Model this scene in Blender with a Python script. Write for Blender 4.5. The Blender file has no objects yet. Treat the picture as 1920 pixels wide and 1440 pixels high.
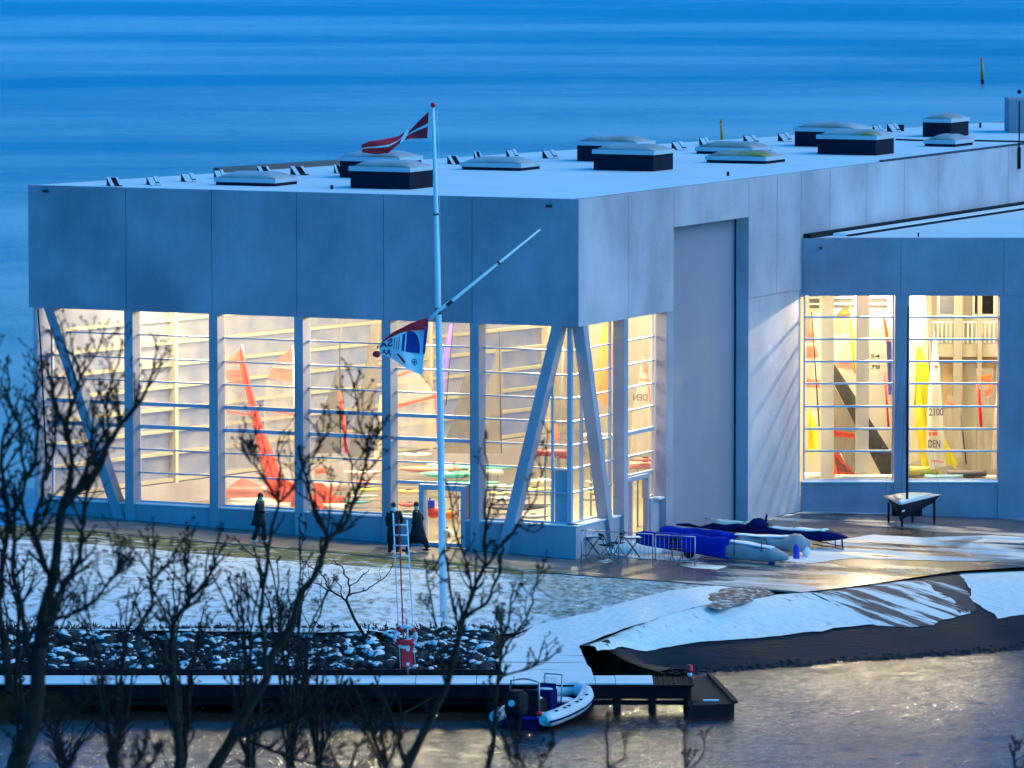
import bpy, bmesh, math, random
from mathutils import Vector, Matrix, noise
from mathutils.geometry import delaunay_2d_cdt
V = Vector
R = random.Random(7)
sc = bpy.context.scene
COL = sc.collection

# ------------------------------------------------------------------ camera
F = 11000.0; YH = -260.0
PITCH = math.atan2(720 - YH, F); CP, SP = math.cos(PITCH), math.sin(PITCH)
def ray(px, py):
    u = (px - 960) / F; v = (720 - py) / F
    return V((u, CP + v * SP, -SP + v * CP))
_d = ray(960, 1050)
HC = -_d.z / _d.y * 200.0
O = V((0, 0, HC))
cam = bpy.data.cameras.new("camera"); camo = bpy.data.objects.new("camera", cam); COL.objects.link(camo)
cam.lens = 36 * F / 1920; cam.sensor_width = 36; cam.clip_start = 1; cam.clip_end = 40000
cam.dof.use_dof = True; cam.dof.focus_distance = 205; cam.dof.aperture_fstop = 3.6
camo.location = O; camo.rotation_euler = (math.pi / 2 - PITCH, 0, 0)
sc.camera = camo
# ------------------------------------------------------------------ sky and light (blue hour)
w = bpy.data.worlds.new("World"); sc.world = w; w.use_nodes = True
nt = w.node_tree; nt.nodes.clear()
sky = nt.nodes.new('ShaderNodeTexSky'); sky.sky_type = 'NISHITA'; sky.sun_disc = False
sky.sun_elevation = math.radians(4); sky.sun_rotation = math.radians(150); sky.ozone_density = 4.0
mul = nt.nodes.new('ShaderNodeMix'); mul.data_type = 'RGBA'; mul.blend_type = 'MULTIPLY'; mul.inputs[0].default_value = 1
mul.inputs[7].default_value = (0.05, 1.50, 1.90, 1)
bg = nt.nodes.new('ShaderNodeBackground'); bg.inputs[1].default_value = 0.13
wo = nt.nodes.new('ShaderNodeOutputWorld')
tc = nt.nodes.new('ShaderNodeTexCoord'); sxyz = nt.nodes.new('ShaderNodeSeparateXYZ'); nt.links.new(tc.outputs['Generated'], sxyz.inputs[0])
ramp_ = nt.nodes.new('ShaderNodeMapRange'); ramp_.inputs[1].default_value = 0.0; ramp_.inputs[2].default_value = 0.6; nt.links.new(sxyz.outputs[2], ramp_.inputs[0])
tint = nt.nodes.new('ShaderNodeMix'); tint.data_type = 'RGBA'; nt.links.new(ramp_.outputs[0], tint.inputs[0])
tint.inputs[6].default_value = (0.03, 0.80, 2.6, 1); tint.inputs[7].default_value = (0.05, 1.75, 1.9, 1); nt.links.new(tint.outputs[2], mul.inputs[7])
nt.links.new(sky.outputs[0], mul.inputs[6]); nt.links.new(mul.outputs[2], bg.inputs[0]); nt.links.new(bg.outputs[0], wo.inputs[0])
sl = bpy.data.lights.new("dusk_glow", 'SUN'); sl.energy = 0.55; sl.angle = math.radians(50); sl.color = (0.80, 1.0, 1.0)
slo = bpy.data.objects.new("dusk_glow", sl); COL.objects.link(slo)
slo.rotation_euler = (math.radians(57), 0, math.radians(92))
sc.view_settings.view_transform = 'Standard'; sc.view_settings.look = 'None'
sc.view_settings.exposure = 1.5; sc.view_settings.gamma = 1
sc.render.engine = 'CYCLES'
sc.cycles.max_bounces = 6; sc.cycles.transparent_max_bounces = 16
sc.cycles.sample_clamp_indirect = 4

# ------------------------------------------------------------------ pixel helpers
def at_z(px, py, z): d = ray(px, py); return O + d * ((z - HC) / d.z)
def at_y(px, py, y): d = ray(px, py); return O + d * (y / d.y)
def onp(px, py, P0, n): d = ray(px, py); return O + d * ((P0 - O).dot(n) / d.dot(n))
def at_f(px, py, zf, lift=0.0):
    d = ray(px, py); lo, hi = 130.0, 420.0
    for _ in range(40):
        m = (lo + hi) / 2; p = O + d * (m / d.y)
        if p.z > zf(p.x, p.y) + lift: lo = m
        else: hi = m
    return p
def lerp(a, b, t): return a + (b - a) * t
def clamp(t, a=0, b=1): return max(a, min(b, t))
def sstep(a, b, x): t = clamp((x - a) / (b - a)); return t * t * (3 - 2 * t)

# ------------------------------------------------------------------ materials
MATS = {}
def nodes(name):
    m = bpy.data.materials.new(name); m.use_nodes = True; n = m.node_tree
    return m, n, n.nodes['Principled BSDF'], n.nodes['Material Output']
def mat(name, c, rough=.6, var=.12, scale=1.5, c2=None, bump=0., bscale=20., metal=0., stretch=(1, 1, 1), emit=None, es=1., spec=.5, detail=4, sharp=None, coat=0., alpha=None):
    m, n, b, o = nodes(name); L = n.links
    b.inputs['Roughness'].default_value = rough; b.inputs['Metallic'].default_value = metal
    b.inputs['Specular IOR Level'].default_value = spec; b.inputs['Coat Weight'].default_value = coat
    geo = n.nodes.new('ShaderNodeNewGeometry'); mp = n.nodes.new('ShaderNodeMapping'); mp.inputs['Scale'].default_value = stretch
    L.new(geo.outputs['Position'], mp.inputs[0])
    tx = n.nodes.new('ShaderNodeTexNoise'); tx.inputs['Scale'].default_value = scale; tx.inputs['Detail'].default_value = detail
    L.new(mp.outputs[0], tx.inputs[0])
    cr = n.nodes.new('ShaderNodeValToRGB')
    lo, hi = sharp if sharp else (.3, .7)
    cr.color_ramp.elements[0].position = lo; cr.color_ramp.elements[1].position = hi
    a = c2 if c2 else tuple(x * (1 - var) for x in c); bb = c if c2 else tuple(min(1, x * (1 + var)) for x in c)
    cr.color_ramp.elements[0].color = (*a, 1); cr.color_ramp.elements[1].color = (*bb, 1)
    L.new(tx.outputs[0], cr.inputs[0]); L.new(cr.outputs[0], b.inputs['Base Color'])
    if bump:
        t2 = n.nodes.new('ShaderNodeTexNoise'); t2.inputs['Scale'].default_value = bscale; t2.inputs['Detail'].default_value = 4
        L.new(mp.outputs[0], t2.inputs[0])
        bp = n.nodes.new('ShaderNodeBump'); bp.inputs['Strength'].default_value = bump; bp.inputs['Distance'].default_value = .05
        L.new(t2.outputs[0], bp.inputs['Height']); L.new(bp.outputs[0], b.inputs['Normal'])
    if emit:
        b.inputs['Emission Color'].default_value = (*emit, 1); b.inputs['Emission Strength'].default_value = es
    if alpha is not None: b.inputs['Alpha'].default_value = alpha
    MATS[name] = m; return m

def concrete(name, c, seed):
    m, n, b, o = nodes(name); L = n.links
    b.inputs['Roughness'].default_value = .72
    geo = n.nodes.new('ShaderNodeNewGeometry'); mp = n.nodes.new('ShaderNodeMapping')
    mp.inputs['Location'].default_value = (seed, seed * 2, 0); mp.inputs['Scale'].default_value = (1, 1, .75)
    L.new(geo.outputs['Position'], mp.inputs[0])
    t1 = n.nodes.new('ShaderNodeTexNoise'); t1.inputs['Scale'].default_value = .34; t1.inputs['Detail'].default_value = 5; t1.inputs['Roughness'].default_value = .55
    m2 = n.nodes.new('ShaderNodeMapping'); m2.inputs['Scale'].default_value = (5, 5, .16); L.new(geo.outputs['Position'], m2.inputs[0])
    t2 = n.nodes.new('ShaderNodeTexNoise'); t2.inputs['Scale'].default_value = 1.0; t2.inputs['Detail'].default_value = 3
    t3 = n.nodes.new('ShaderNodeTexNoise'); t3.inputs['Scale'].default_value = 14; t3.inputs['Detail'].default_value = 3
    L.new(mp.outputs[0], t1.inputs[0]); L.new(m2.outputs[0], t2.inputs[0]); L.new(mp.outputs[0], t3.inputs[0])
    def mth(op, a, b_):
        q = n.nodes.new('ShaderNodeMath'); q.operation = op
        for i, x in enumerate((a, b_)):
            if isinstance(x, (int, float)): q.inputs[i].default_value = x
            else: L.new(x, q.inputs[i])
        return q.outputs[0]
    s = mth('ADD', mth('MULTIPLY', t1.outputs[0], 1.15), mth('ADD', mth('MULTIPLY', t2.outputs[0], .08), mth('MULTIPLY', t3.outputs[0], .22)))
    cr = n.nodes.new('ShaderNodeValToRGB'); e = cr.color_ramp.elements
    e[0].position = .52; e[0].color = (*[x * .74 for x in c], 1); e[1].position = .95; e[1].color = (*[min(1, x * 1.20) for x in c], 1)
    L.new(s, cr.inputs[0]); L.new(cr.outputs[0], b.inputs['Base Color'])
    bp = n.nodes.new('ShaderNodeBump'); bp.inputs['Strength'].default_value = .15; bp.inputs['Distance'].default_value = .02
    L.new(t3.outputs[0], bp.inputs['Height']); L.new(bp.outputs[0], b.inputs['Normal'])
    MATS[name] = m; return m
M = MATS
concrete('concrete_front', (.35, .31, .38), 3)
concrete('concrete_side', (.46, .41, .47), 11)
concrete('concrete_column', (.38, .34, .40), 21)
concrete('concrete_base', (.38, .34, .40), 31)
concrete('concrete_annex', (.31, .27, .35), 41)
mat('snow', (.80, .83, .86), .75, c2=(.68, .72, .78), scale=.7, bump=.25, bscale=5)
mat('snow_roof', (.82, .85, .87), .8, c2=(.74, .78, .83), scale=.25, bump=.1, bscale=3)
mat('cream', (.50, .45, .36), .6, var=.05)
mat('cream_wall', (.36, .33, .28), .7, var=.08, scale=.5)
mat('inner_floor', (.20, .17, .13), .35, var=.2, scale=.8)
mat('frame_metal', (.48, .50, .60), .4, var=.05, metal=.3)
mat('door_metal', (.27, .24, .30), .55, var=.06, scale=.4, stretch=(1, 1, .3))
mat('dark_metal', (.02, .022, .03), .5, var=.2)
mat('upstand_dark', (.008, .010, .025), .85, spec=.15, var=.2)
mat('skylight_frame', (.45, .48, .55), .5, var=.05)
mat('dome', (.44, .42, .46), .45, c2=(.36, .27, .22), scale=.9, sharp=(.35, .6))
mat('dome_mossy', (.44, .40, .44), .45, c2=(.36, .25, .04), scale=.9, sharp=(.42, .55))
mat('paint_white', (.80, .82, .85), .4, var=.04)
mat('white_plastic', (.78, .78, .78), .35, var=.05)
mat('red', (.80, .012, .025), .5, var=.1)
mat('bright_red', (.95, .015, .02), .5, var=.1, scale=8)
mat('orange_paint', (.95, .26, .02), .5, var=.25, scale=3)
mat('black', (.008, .008, .012), .8, spec=.2, var=.3, scale=4)
mat('wood_dark', (.010, .009, .012), .9, spec=.12, var=.4, scale=2, bump=.3)
mat('moss', (.014, .016, .008), .95, spec=.1, var=.5, scale=1.5, bump=.4)
mat('bark', (.022, .020, .016), .95, spec=.1, var=.5, scale=9, bump=.4, bscale=40)
mat('bud', (.016, .010, .014), .9, spec=.1, var=.4, scale=9)
mat('rock', (.035, .035, .04), .9, spec=.15, var=.4, scale=3, bump=.3)
mat('blue_cover', (.001, .03, .42), .8, spec=.03, c2=(.001, .014, .24), scale=2.5, bump=.5, bscale=6)
mat('navy_cover', (.002, .014, .12), .8, spec=.06, c2=(.004, .008, .05), scale=3, bump=.6, bscale=6)
mat('grey_cover', (.34, .33, .36), .7, c2=(.24, .24, .26), scale=2, bump=.5, bscale=5)
mat('tarp', (.55, .57, .62), .6, var=.1, bump=.5, bscale=7)
mat('blue_plastic', (.005, .03, .55), .4, var=.1)
mat('steel', (.35, .37, .42), .35, var=.1, metal=.8)
mat('skin', (.55, .35, .26), .6, var=.05)
mat('coat_black', (.008, .008, .011), .85, var=.3, scale=6)
mat('trousers_dark', (.008, .009, .018), .85, var=.2, scale=6)
mat('hair_brown', (.05, .03, .02), .7, var=.3, scale=20)
mat('scarf', (.30, .28, .18), .8, var=.2, scale=10)
mat('shoe_white', (.75, .75, .78), .6, var=.05)
mat('rubber_white', (.62, .65, .70), .45, var=.08)
mat('hull_yellow', (.55, .50, .08), .4, var=.1)
mat('hull_mint', (.10, .45, .33), .35, var=.05)
mat('hull_pink', (.75, .22, .16), .35, var=.05)
mat('hull_red', (.7, .05, .03), .35, var=.05)
mat('hull_white', (.75, .72, .62), .35, var=.05)
mat('hull_teal', (.05, .30, .32), .35, var=.05)
mat('panel_blue', (.30, .52, .60), .5, c2=(.22, .45, .50), scale=1.2)
mat('brick_tone', (.62, .42, .22), .6, var=.05)
mat('flag_white', (.78, .80, .84), .8, var=.04)
mat('flag_red', (.80, .012, .03), .8, var=.1, scale=6)
mat('flag_blue', (.01, .03, .25), .8, var=.1)
mat('navy_ink', (.01, .015, .12), .8, var=.1)
mat('ink_grey', (.10, .09, .10), .8, var=.1)
mat('bulb', (1, .9, .7), emit=(1, .84, .56), es=2)

def sailmat(name, c, transp=.25, transl=.5):
    m, n, b, o = nodes(name); L = n.links
    n.nodes.remove(b)
    df = n.nodes.new('ShaderNodeBsdfDiffuse'); tl = n.nodes.new('ShaderNodeBsdfTranslucent'); tr = n.nodes.new('ShaderNodeBsdfTransparent')
    geo = n.nodes.new('ShaderNodeNewGeometry'); tx = n.nodes.new('ShaderNodeTexNoise'); tx.inputs['Scale'].default_value = 1.3
    mp = n.nodes.new('ShaderNodeMapping'); mp.inputs['Scale'].default_value = (3, 3, .6); L.new(geo.outputs['Position'], mp.inputs[0]); L.new(mp.outputs[0], tx.inputs[0])
    cr = n.nodes.new('ShaderNodeValToRGB'); cr.color_ramp.elements[0].position = .35; cr.color_ramp.elements[1].position = .65
    cr.color_ramp.elements[0].color = (*[x * .75 for x in c], 1); cr.color_ramp.elements[1].color = (*c, 1)
    L.new(tx.outputs[0], cr.inputs[0]); L.new(cr.outputs[0], df.inputs[0]); L.new(cr.outputs[0], tl.inputs[0])
    m1 = n.nodes.new('ShaderNodeMixShader'); m1.inputs[0].default_value = transl; m2 = n.nodes.new('ShaderNodeMixShader'); m2.inputs[0].default_value = transp
    L.new(df.outputs[0], m1.inputs[1]); L.new(tl.outputs[0], m1.inputs[2]); L.new(m1.outputs[0], m2.inputs[1]); L.new(tr.outputs[0], m2.inputs[2]); L.new(m2.outputs[0], o.inputs[0])
    M[name] = m; return m
sailmat('sail_clear', (.62, .55, .48), .5); sailmat('sail_red', (.95, .13, .06), .06); sailmat('sail_redpanel', (.90, .22, .14), .25)
sailmat('sail_grey', (.20, .17, .14), .25); sailmat('sail_orange', (.95, .25, .05), .05); sailmat('sail_violet', (.25, .15, .75), .3)
sailmat('sail_white', (.85, .82, .72), .05); sailmat('sail_yellow', (.90, .75, .04), .03); sailmat('sail_black', (.03, .03, .035), .08)
sailmat('sail_cream', (.80, .72, .58), .1); sailmat('sail_blue', (.05, .08, .40), .05)

def glass(name, tint, frost=0., gl=1.0, dc=(.55, .55, .62)):
    m, n, b, o = nodes(name); L = n.links; n.nodes.remove(b)
    tr = n.nodes.new('ShaderNodeBsdfTransparent'); tr.inputs[0].default_value = (*tint, 1)
    g = n.nodes.new('ShaderNodeBsdfGlossy'); g.inputs['Roughness'].default_value = .03
    fr = n.nodes.new('ShaderNodeFresnel'); fr.inputs[0].default_value = 1.35
    mx = n.nodes.new('ShaderNodeMixShader'); L.new(fr.outputs[0], mx.inputs[0]); L.new(tr.outputs[0], mx.inputs[1]); L.new(g.outputs[0], mx.inputs[2])
    out = mx
    if frost:
        d = n.nodes.new('ShaderNodeBsdfDiffuse'); d.inputs[0].default_value = (*dc, 1)
        t = n.nodes.new('ShaderNodeBsdfTranslucent'); t.inputs[0].default_value = (*dc, 1)
        a = n.nodes.new('ShaderNodeMixShader'); a.inputs[0].default_value = .4; L.new(d.outputs[0], a.inputs[1]); L.new(t.outputs[0], a.inputs[2])
        tx = n.nodes.new('ShaderNodeTexNoise'); tx.inputs['Scale'].default_value = .9; geo = n.nodes.new('ShaderNodeNewGeometry'); L.new(geo.outputs['Position'], tx.inputs[0])
        mr = n.nodes.new('ShaderNodeMapRange'); mr.inputs[1].default_value = .3; mr.inputs[2].default_value = .7; mr.inputs[3].default_value = frost * .7; mr.inputs[4].default_value = min(1, frost * 1.3)
        L.new(tx.outputs[0], mr.inputs[0])
        x = n.nodes.new('ShaderNodeMixShader'); L.new(mr.outputs[0], x.inputs[0]); L.new(mx.outputs[0], x.inputs[1]); L.new(a.outputs[0], x.inputs[2]); out = x
    L.new(out.outputs[0], o.inputs[0]); M[name] = m; return m
glass('glass_clear', (.93, .94, .93)); glass('glass_misty', (.92, .93, .94), .09, dc=(.60, .58, .62))
glass('glass_frost', (.85, .87, .95), .7, dc=(.46, .43, .46))

def water(name, base, rough, bscale, bstr, stretch, streak=None, streakscale=.02):
    m, n, b, o = nodes(name); L = n.links
    b.inputs['Base Color'].default_value = (*base, 1); b.inputs['Roughness'].default_value = rough; b.inputs['IOR'].default_value = 1.33
    geo = n.nodes.new('ShaderNodeNewGeometry'); mp = n.nodes.new('ShaderNodeMapping'); mp.inputs['Scale'].default_value = stretch; L.new(geo.outputs['Position'], mp.inputs[0])
    t = n.nodes.new('ShaderNodeTexNoise'); t.inputs['Scale'].default_value = bscale; t.inputs['Detail'].default_value = 7; t.inputs['Roughness'].default_value = .72
    L.new(mp.outputs[0], t.inputs[0])
    bp = n.nodes.new('ShaderNodeBump'); bp.inputs['Strength'].default_value = 1.0; bp.inputs['Distance'].default_value = bstr
    L.new(t.outputs[0], bp.inputs['Height']); L.new(bp.outputs[0], b.inputs['Normal'])
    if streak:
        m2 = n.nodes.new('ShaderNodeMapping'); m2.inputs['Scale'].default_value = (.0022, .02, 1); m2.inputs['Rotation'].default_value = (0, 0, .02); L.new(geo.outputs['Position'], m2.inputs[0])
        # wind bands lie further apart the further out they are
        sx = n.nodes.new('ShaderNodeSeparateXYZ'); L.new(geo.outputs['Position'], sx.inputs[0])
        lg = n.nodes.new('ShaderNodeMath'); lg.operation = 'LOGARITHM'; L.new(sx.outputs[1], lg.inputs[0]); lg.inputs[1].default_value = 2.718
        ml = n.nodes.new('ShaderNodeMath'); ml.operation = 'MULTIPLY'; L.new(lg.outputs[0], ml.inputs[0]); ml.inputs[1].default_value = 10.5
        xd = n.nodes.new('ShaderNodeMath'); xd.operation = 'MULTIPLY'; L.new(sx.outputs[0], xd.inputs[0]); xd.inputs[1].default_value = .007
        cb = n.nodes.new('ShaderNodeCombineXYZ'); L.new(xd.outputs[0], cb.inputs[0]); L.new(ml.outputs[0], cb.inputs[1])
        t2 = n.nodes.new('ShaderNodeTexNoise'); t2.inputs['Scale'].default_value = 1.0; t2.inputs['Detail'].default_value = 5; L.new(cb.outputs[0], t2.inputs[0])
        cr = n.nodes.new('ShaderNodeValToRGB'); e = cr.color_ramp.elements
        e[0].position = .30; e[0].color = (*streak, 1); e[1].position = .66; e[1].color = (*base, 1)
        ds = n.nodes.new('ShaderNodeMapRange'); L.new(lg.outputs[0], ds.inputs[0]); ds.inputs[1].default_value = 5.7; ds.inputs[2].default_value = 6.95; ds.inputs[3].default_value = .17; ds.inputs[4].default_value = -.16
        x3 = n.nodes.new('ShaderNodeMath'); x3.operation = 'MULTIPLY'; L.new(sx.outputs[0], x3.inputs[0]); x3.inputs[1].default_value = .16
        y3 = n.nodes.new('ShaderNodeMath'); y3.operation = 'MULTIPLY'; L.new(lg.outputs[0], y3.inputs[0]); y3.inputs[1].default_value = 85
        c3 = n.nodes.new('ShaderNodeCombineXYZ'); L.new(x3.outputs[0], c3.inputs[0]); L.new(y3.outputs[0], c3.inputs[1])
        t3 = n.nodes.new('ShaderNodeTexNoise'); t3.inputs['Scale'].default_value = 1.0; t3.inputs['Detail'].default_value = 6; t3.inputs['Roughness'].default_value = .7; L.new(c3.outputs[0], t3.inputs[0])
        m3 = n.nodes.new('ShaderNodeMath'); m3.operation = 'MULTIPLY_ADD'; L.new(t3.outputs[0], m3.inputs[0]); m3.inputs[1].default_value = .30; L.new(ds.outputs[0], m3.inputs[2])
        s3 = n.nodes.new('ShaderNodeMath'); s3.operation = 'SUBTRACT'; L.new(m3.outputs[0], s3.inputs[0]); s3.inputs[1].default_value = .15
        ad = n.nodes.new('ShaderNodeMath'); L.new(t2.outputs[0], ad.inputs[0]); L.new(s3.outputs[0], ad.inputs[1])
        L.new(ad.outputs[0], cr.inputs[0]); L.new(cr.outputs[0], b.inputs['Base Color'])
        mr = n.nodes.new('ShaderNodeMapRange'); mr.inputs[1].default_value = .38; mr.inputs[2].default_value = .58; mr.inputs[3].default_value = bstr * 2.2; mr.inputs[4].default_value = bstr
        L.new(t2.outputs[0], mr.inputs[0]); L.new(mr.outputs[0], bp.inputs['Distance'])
    M[name] = m; return m
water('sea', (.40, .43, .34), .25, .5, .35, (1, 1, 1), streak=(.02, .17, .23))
water('harbour', (.030, .024, .020), .10, 6, .035, (1, .8, 1))

def mixmat(name, c1, c2, scale, pos, r1, r2, stretch=(1, 1, 1), detail=8, bump=.3, rot=0, nrough=.5, spec=.5):
    """two surface coverings (snow lying in patches on something else)"""
    m, n, b, o = nodes(name); L = n.links
    geo = n.nodes.new('ShaderNodeNewGeometry'); m0_ = n.nodes.new('ShaderNodeMapping'); m0_.inputs['Rotation'].default_value = (0, 0, -rot); L.new(geo.outputs['Position'], m0_.inputs[0])
    mp = n.nodes.new('ShaderNodeMapping'); mp.inputs['Scale'].default_value = stretch; L.new(m0_.outputs[0], mp.inputs[0])
    t = n.nodes.new('ShaderNodeTexNoise'); t.inputs['Scale'].default_value = scale; t.inputs['Detail'].default_value = detail; t.inputs['Roughness'].default_value = nrough; L.new(mp.outputs[0], t.inputs[0])
    cr = n.nodes.new('ShaderNodeValToRGB'); e = cr.color_ramp.elements; e[0].position = pos[0]; e[0].color = (0, 0, 0, 1); e[1].position = pos[1]; e[1].color = (1, 1, 1, 1); L.new(t.outputs[0], cr.inputs[0])
    t2 = n.nodes.new('ShaderNodeTexNoise'); t2.inputs['Scale'].default_value = 6; t2.inputs['Detail'].default_value = 4; L.new(mp.outputs[0], t2.inputs[0])
    def shade(c):
        x = n.nodes.new('ShaderNodeMix'); x.data_type = 'RGBA'; L.new(t2.outputs[0], x.inputs[0]); x.inputs[6].default_value = (*[q * .7 for q in c], 1); x.inputs[7].default_value = (*[min(1, q * 1.25) for q in c], 1); return x.outputs[2]
    mx = n.nodes.new('ShaderNodeMix'); mx.data_type = 'RGBA'; L.new(cr.outputs[0], mx.inputs[0]); L.new(shade(c1), mx.inputs[6]); L.new(shade(c2), mx.inputs[7]); L.new(mx.outputs[2], b.inputs['Base Color'])
    mr = n.nodes.new('ShaderNodeMapRange'); mr.inputs[3].default_value = r1; mr.inputs[4].default_value = r2; L.new(cr.outputs[0], mr.inputs[0]); L.new(mr.outputs[0], b.inputs['Roughness'])
    bp = n.nodes.new('ShaderNodeBump'); bp.inputs['Strength'].default_value = bump; bp.inputs['Distance'].default_value = .04; L.new(t2.outputs[0], bp.inputs['Height']); L.new(bp.outputs[0], b.inputs['Normal'])
    b.inputs['Specular IOR Level'].default_value = spec
    M[name] = m; return m
SN = (.72, .76, .80)
mixmat('lawn_snow', (.11, .13, .10), SN, 2.6, (.33, .53), .9, .8, (1, .45, 1), nrough=.7)
mixmat('lawn_sparse', (.10, .14, .10), SN, 3.0, (.38, .68), .9, .8, (1, .45, 1), nrough=.75)
mixmat('verge', (.09, .10, .02), SN, 2.2, (.52, .66), .9, .8, (.6, 1, 1), nrough=.7)
mixmat('path_paving', (.16, .14, .12), (.34, .32, .30), 1.2, (.55, .75), .35, .7, (.4, 1, 1))
mixmat('wet_apron', (.060, .050, .048), (.55, .58, .62), .33, (.54, .68), .24, .8, (.5, 1.2, 1), rot=-.25, bump=.08, nrough=.6)
mixmat('ramp_snow', (.16, .16, .18), (.80, .84, .87), 2.2, (.27, .36), .7, .8, (.4, 1, 1), rot=-.9, nrough=.6)
mixmat('ramp_tracks', (.06, .045, .06), (.74, .78, .82), 1.2, (.46, .52), .8, .8, (.10, 1.1, 1), rot=-.93, nrough=.6)
mixmat('ramp_bare', (.035, .028, .035), (.6, .62, .66), 1.1, (.58, .66), .85, .8, (.10, 1.1, 1), rot=-.93, nrough=.6)
mixmat('ramp_wet', (.010, .011, .016), (.030, .032, .042), .8, (.35, .65), .7, .95, (.35, 1, 1), bump=.8, rot=.3, nrough=.75, spec=.12)
mixmat('path_snow', (.15, .16, .15), (.78, .82, .86), 3.2, (.25, .38), .8, .8, (1, .5, 1), nrough=.7)
mixmat('brown_patch', (.10, .06, .05), SN, 4.5, (.50, .66), .9, .8)
mixmat('plank_snow', (.10, .09, .09), (.80, .84, .88), 1.2, (.28, .36), .8, .8, (.15, 2.5, 1))
mixmat('patchy', (.045, .043, .05), (.66, .70, .76), .8, (.38, .56), .2, .8, (.35, 1.2, 1), rot=-.2)

# ------------------------------------------------------------------ mesh builder
WORLD = {}
class MB:
    def __init__(s): s.v = []; s.f = []; s.m = []; s.sm = []
    def face(s, pts, mi=0, smooth=False):
        i = len(s.v); s.v += [V(p) for p in pts]; s.f.append(tuple(range(i, i + len(pts)))); s.m.append(mi); s.sm.append(smooth)
    def mesh(s, pts, faces, mi=0, smooth=False):
        i = len(s.v); s.v += [V(p) for p in pts]
        for f in faces: s.f.append(tuple(i + k for k in f)); s.m.append(mi); s.sm.append(smooth)
    def hexa(s, p, mi=0):   # 8 pts: bottom 4, top 4
        s.mesh(p, [(3, 2, 1, 0), (4, 5, 6, 7), (0, 1, 5, 4), (1, 2, 6, 5), (2, 3, 7, 6), (3, 0, 4, 7)], mi)
    def box(s, c, sz, rz=0, mi=0, ax=None):
        c = V(c); hx, hy, hz = [q / 2 for q in sz]
        mtx = ax if ax else Matrix.Rotation(rz, 3, 'Z')
        s.hexa([c + mtx @ V((x, y, z)) for z in (-hz, hz) for x, y in ((-hx, -hy), (hx, -hy), (hx, hy), (-hx, hy))], mi)
    def prism(s, pts, z0, z1, mi=0):
        n = len(pts); b = [V((p[0], p[1], z0)) for p in pts]; t = [V((p[0], p[1], z1)) for p in pts]
        s.mesh(b + t, [tuple(range(n))[::-1], tuple(range(n, 2 * n))] + [(i, (i + 1) % n, n + (i + 1) % n, n + i) for i in range(n)], mi)
    def tube(s, pts, rad, k=6, mi=0, cap=True, smooth=True):
        pts = [V(p) for p in pts]; n = len(pts)
        if not hasattr(rad, '__len__'): rad = [rad] * n
        base = len(s.v); up = None
        for i, p in enumerate(pts):
            d = (pts[min(i + 1, n - 1)] - pts[max(i - 1, 0)]).normalized()
            if up is None:
                up = d.orthogonal().normalized()
            else:
                up = (up - d * up.dot(d)); up = up.normalized() if up.length > 1e-6 else d.orthogonal().normalized()
            side = d.cross(up)
            for j in range(k):
                a = 2 * math.pi * j / k; s.v.append(p + (up * math.cos(a) + side * math.sin(a)) * rad[i])
        for i in range(n - 1):
            for j in range(k):
                s.f.append((base + i * k + j, base + i * k + (j + 1) % k, base + (i + 1) * k + (j + 1) % k, base + (i + 1) * k + j)); s.m.append(mi); s.sm.append(smooth)
        if cap:
            s.f.append(tuple(base + j for j in range(k))[::-1]); s.m.append(mi); s.sm.append(False)
            s.f.append(tuple(base + (n - 1) * k + j for j in range(k))); s.m.append(mi); s.sm.append(False)
    def loft(s, rings, mi=0, cap=True, smooth=True):
        k = len(rings[0]); base = len(s.v)
        for r in rings: s.v += [V(p) for p in r]
        for i in range(len(rings) - 1):
            for j in range(k):
                s.f.append((base + i * k + j, base + i * k + (j + 1) % k, base + (i + 1) * k + (j + 1) % k, base + (i + 1) * k + j)); s.m.append(mi); s.sm.append(smooth)
        if cap:
            s.f.append(tuple(base + j for j in range(k))[::-1]); s.m.append(mi); s.sm.append(False)
            s.f.append(tuple(base + (len(rings) - 1) * k + j for j in range(k))); s.m.append(mi); s.sm.append(False)
    def blob(s, c, r, seg=8, rings=5, mi=0, jit=0.0, ax=None):
        c = V(c); r = r if hasattr(r, '__len__') else (r, r, r); pts = []
        for i in range(rings + 1):
            th = math.pi * i / rings
            for j in range(seg):
                a = 2 * math.pi * j / seg; q = V((math.sin(th) * math.cos(a) * r[0], math.sin(th) * math.sin(a) * r[1], math.cos(th) * r[2]))
                if jit: q *= 1 + R.uniform(-jit, jit)
                if ax: q = ax @ q
                pts.append(c + q)
        fs = [(i * seg + j, (i + 1) * seg + j, (i + 1) * seg + (j + 1) % seg, i * seg + (j + 1) % seg) for i in range(rings) for j in range(seg)]
        s.mesh(pts, fs, mi, True)
    def build(s, name, mats, parent=None, origin=None, weld=False):
        if not hasattr(mats, '__len__') or isinstance(mats, str): mats = [mats]
        if origin is None:
            lo = V([min(v[i] for v in s.v) for i in range(3)]); hi = V([max(v[i] for v in s.v) for i in range(3)])
            origin = V(((lo.x + hi.x) / 2, (lo.y + hi.y) / 2, lo.z))
        me = bpy.data.meshes.new(name); me.from_pydata([v - origin for v in s.v], [], s.f)
        for q in mats: me.materials.append(M[q])
        for p, mi, sm in zip(me.polygons, s.m, s.sm): p.material_index = mi; p.use_smooth = sm
        bm = bmesh.new(); bm.from_mesh(me)
        if weld: bmesh.ops.remove_doubles(bm, verts=bm.verts, dist=1e-4)
        bmesh.ops.recalc_face_normals(bm, faces=bm.faces); bm.to_mesh(me); bm.free()
        me.update()
        o = bpy.data.objects.new(name, me); COL.objects.link(o)
        WORLD[o] = V(origin)
        if parent: o.parent = parent; o.location = origin - WORLD[parent]
        else: o.location = origin
        return o
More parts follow.
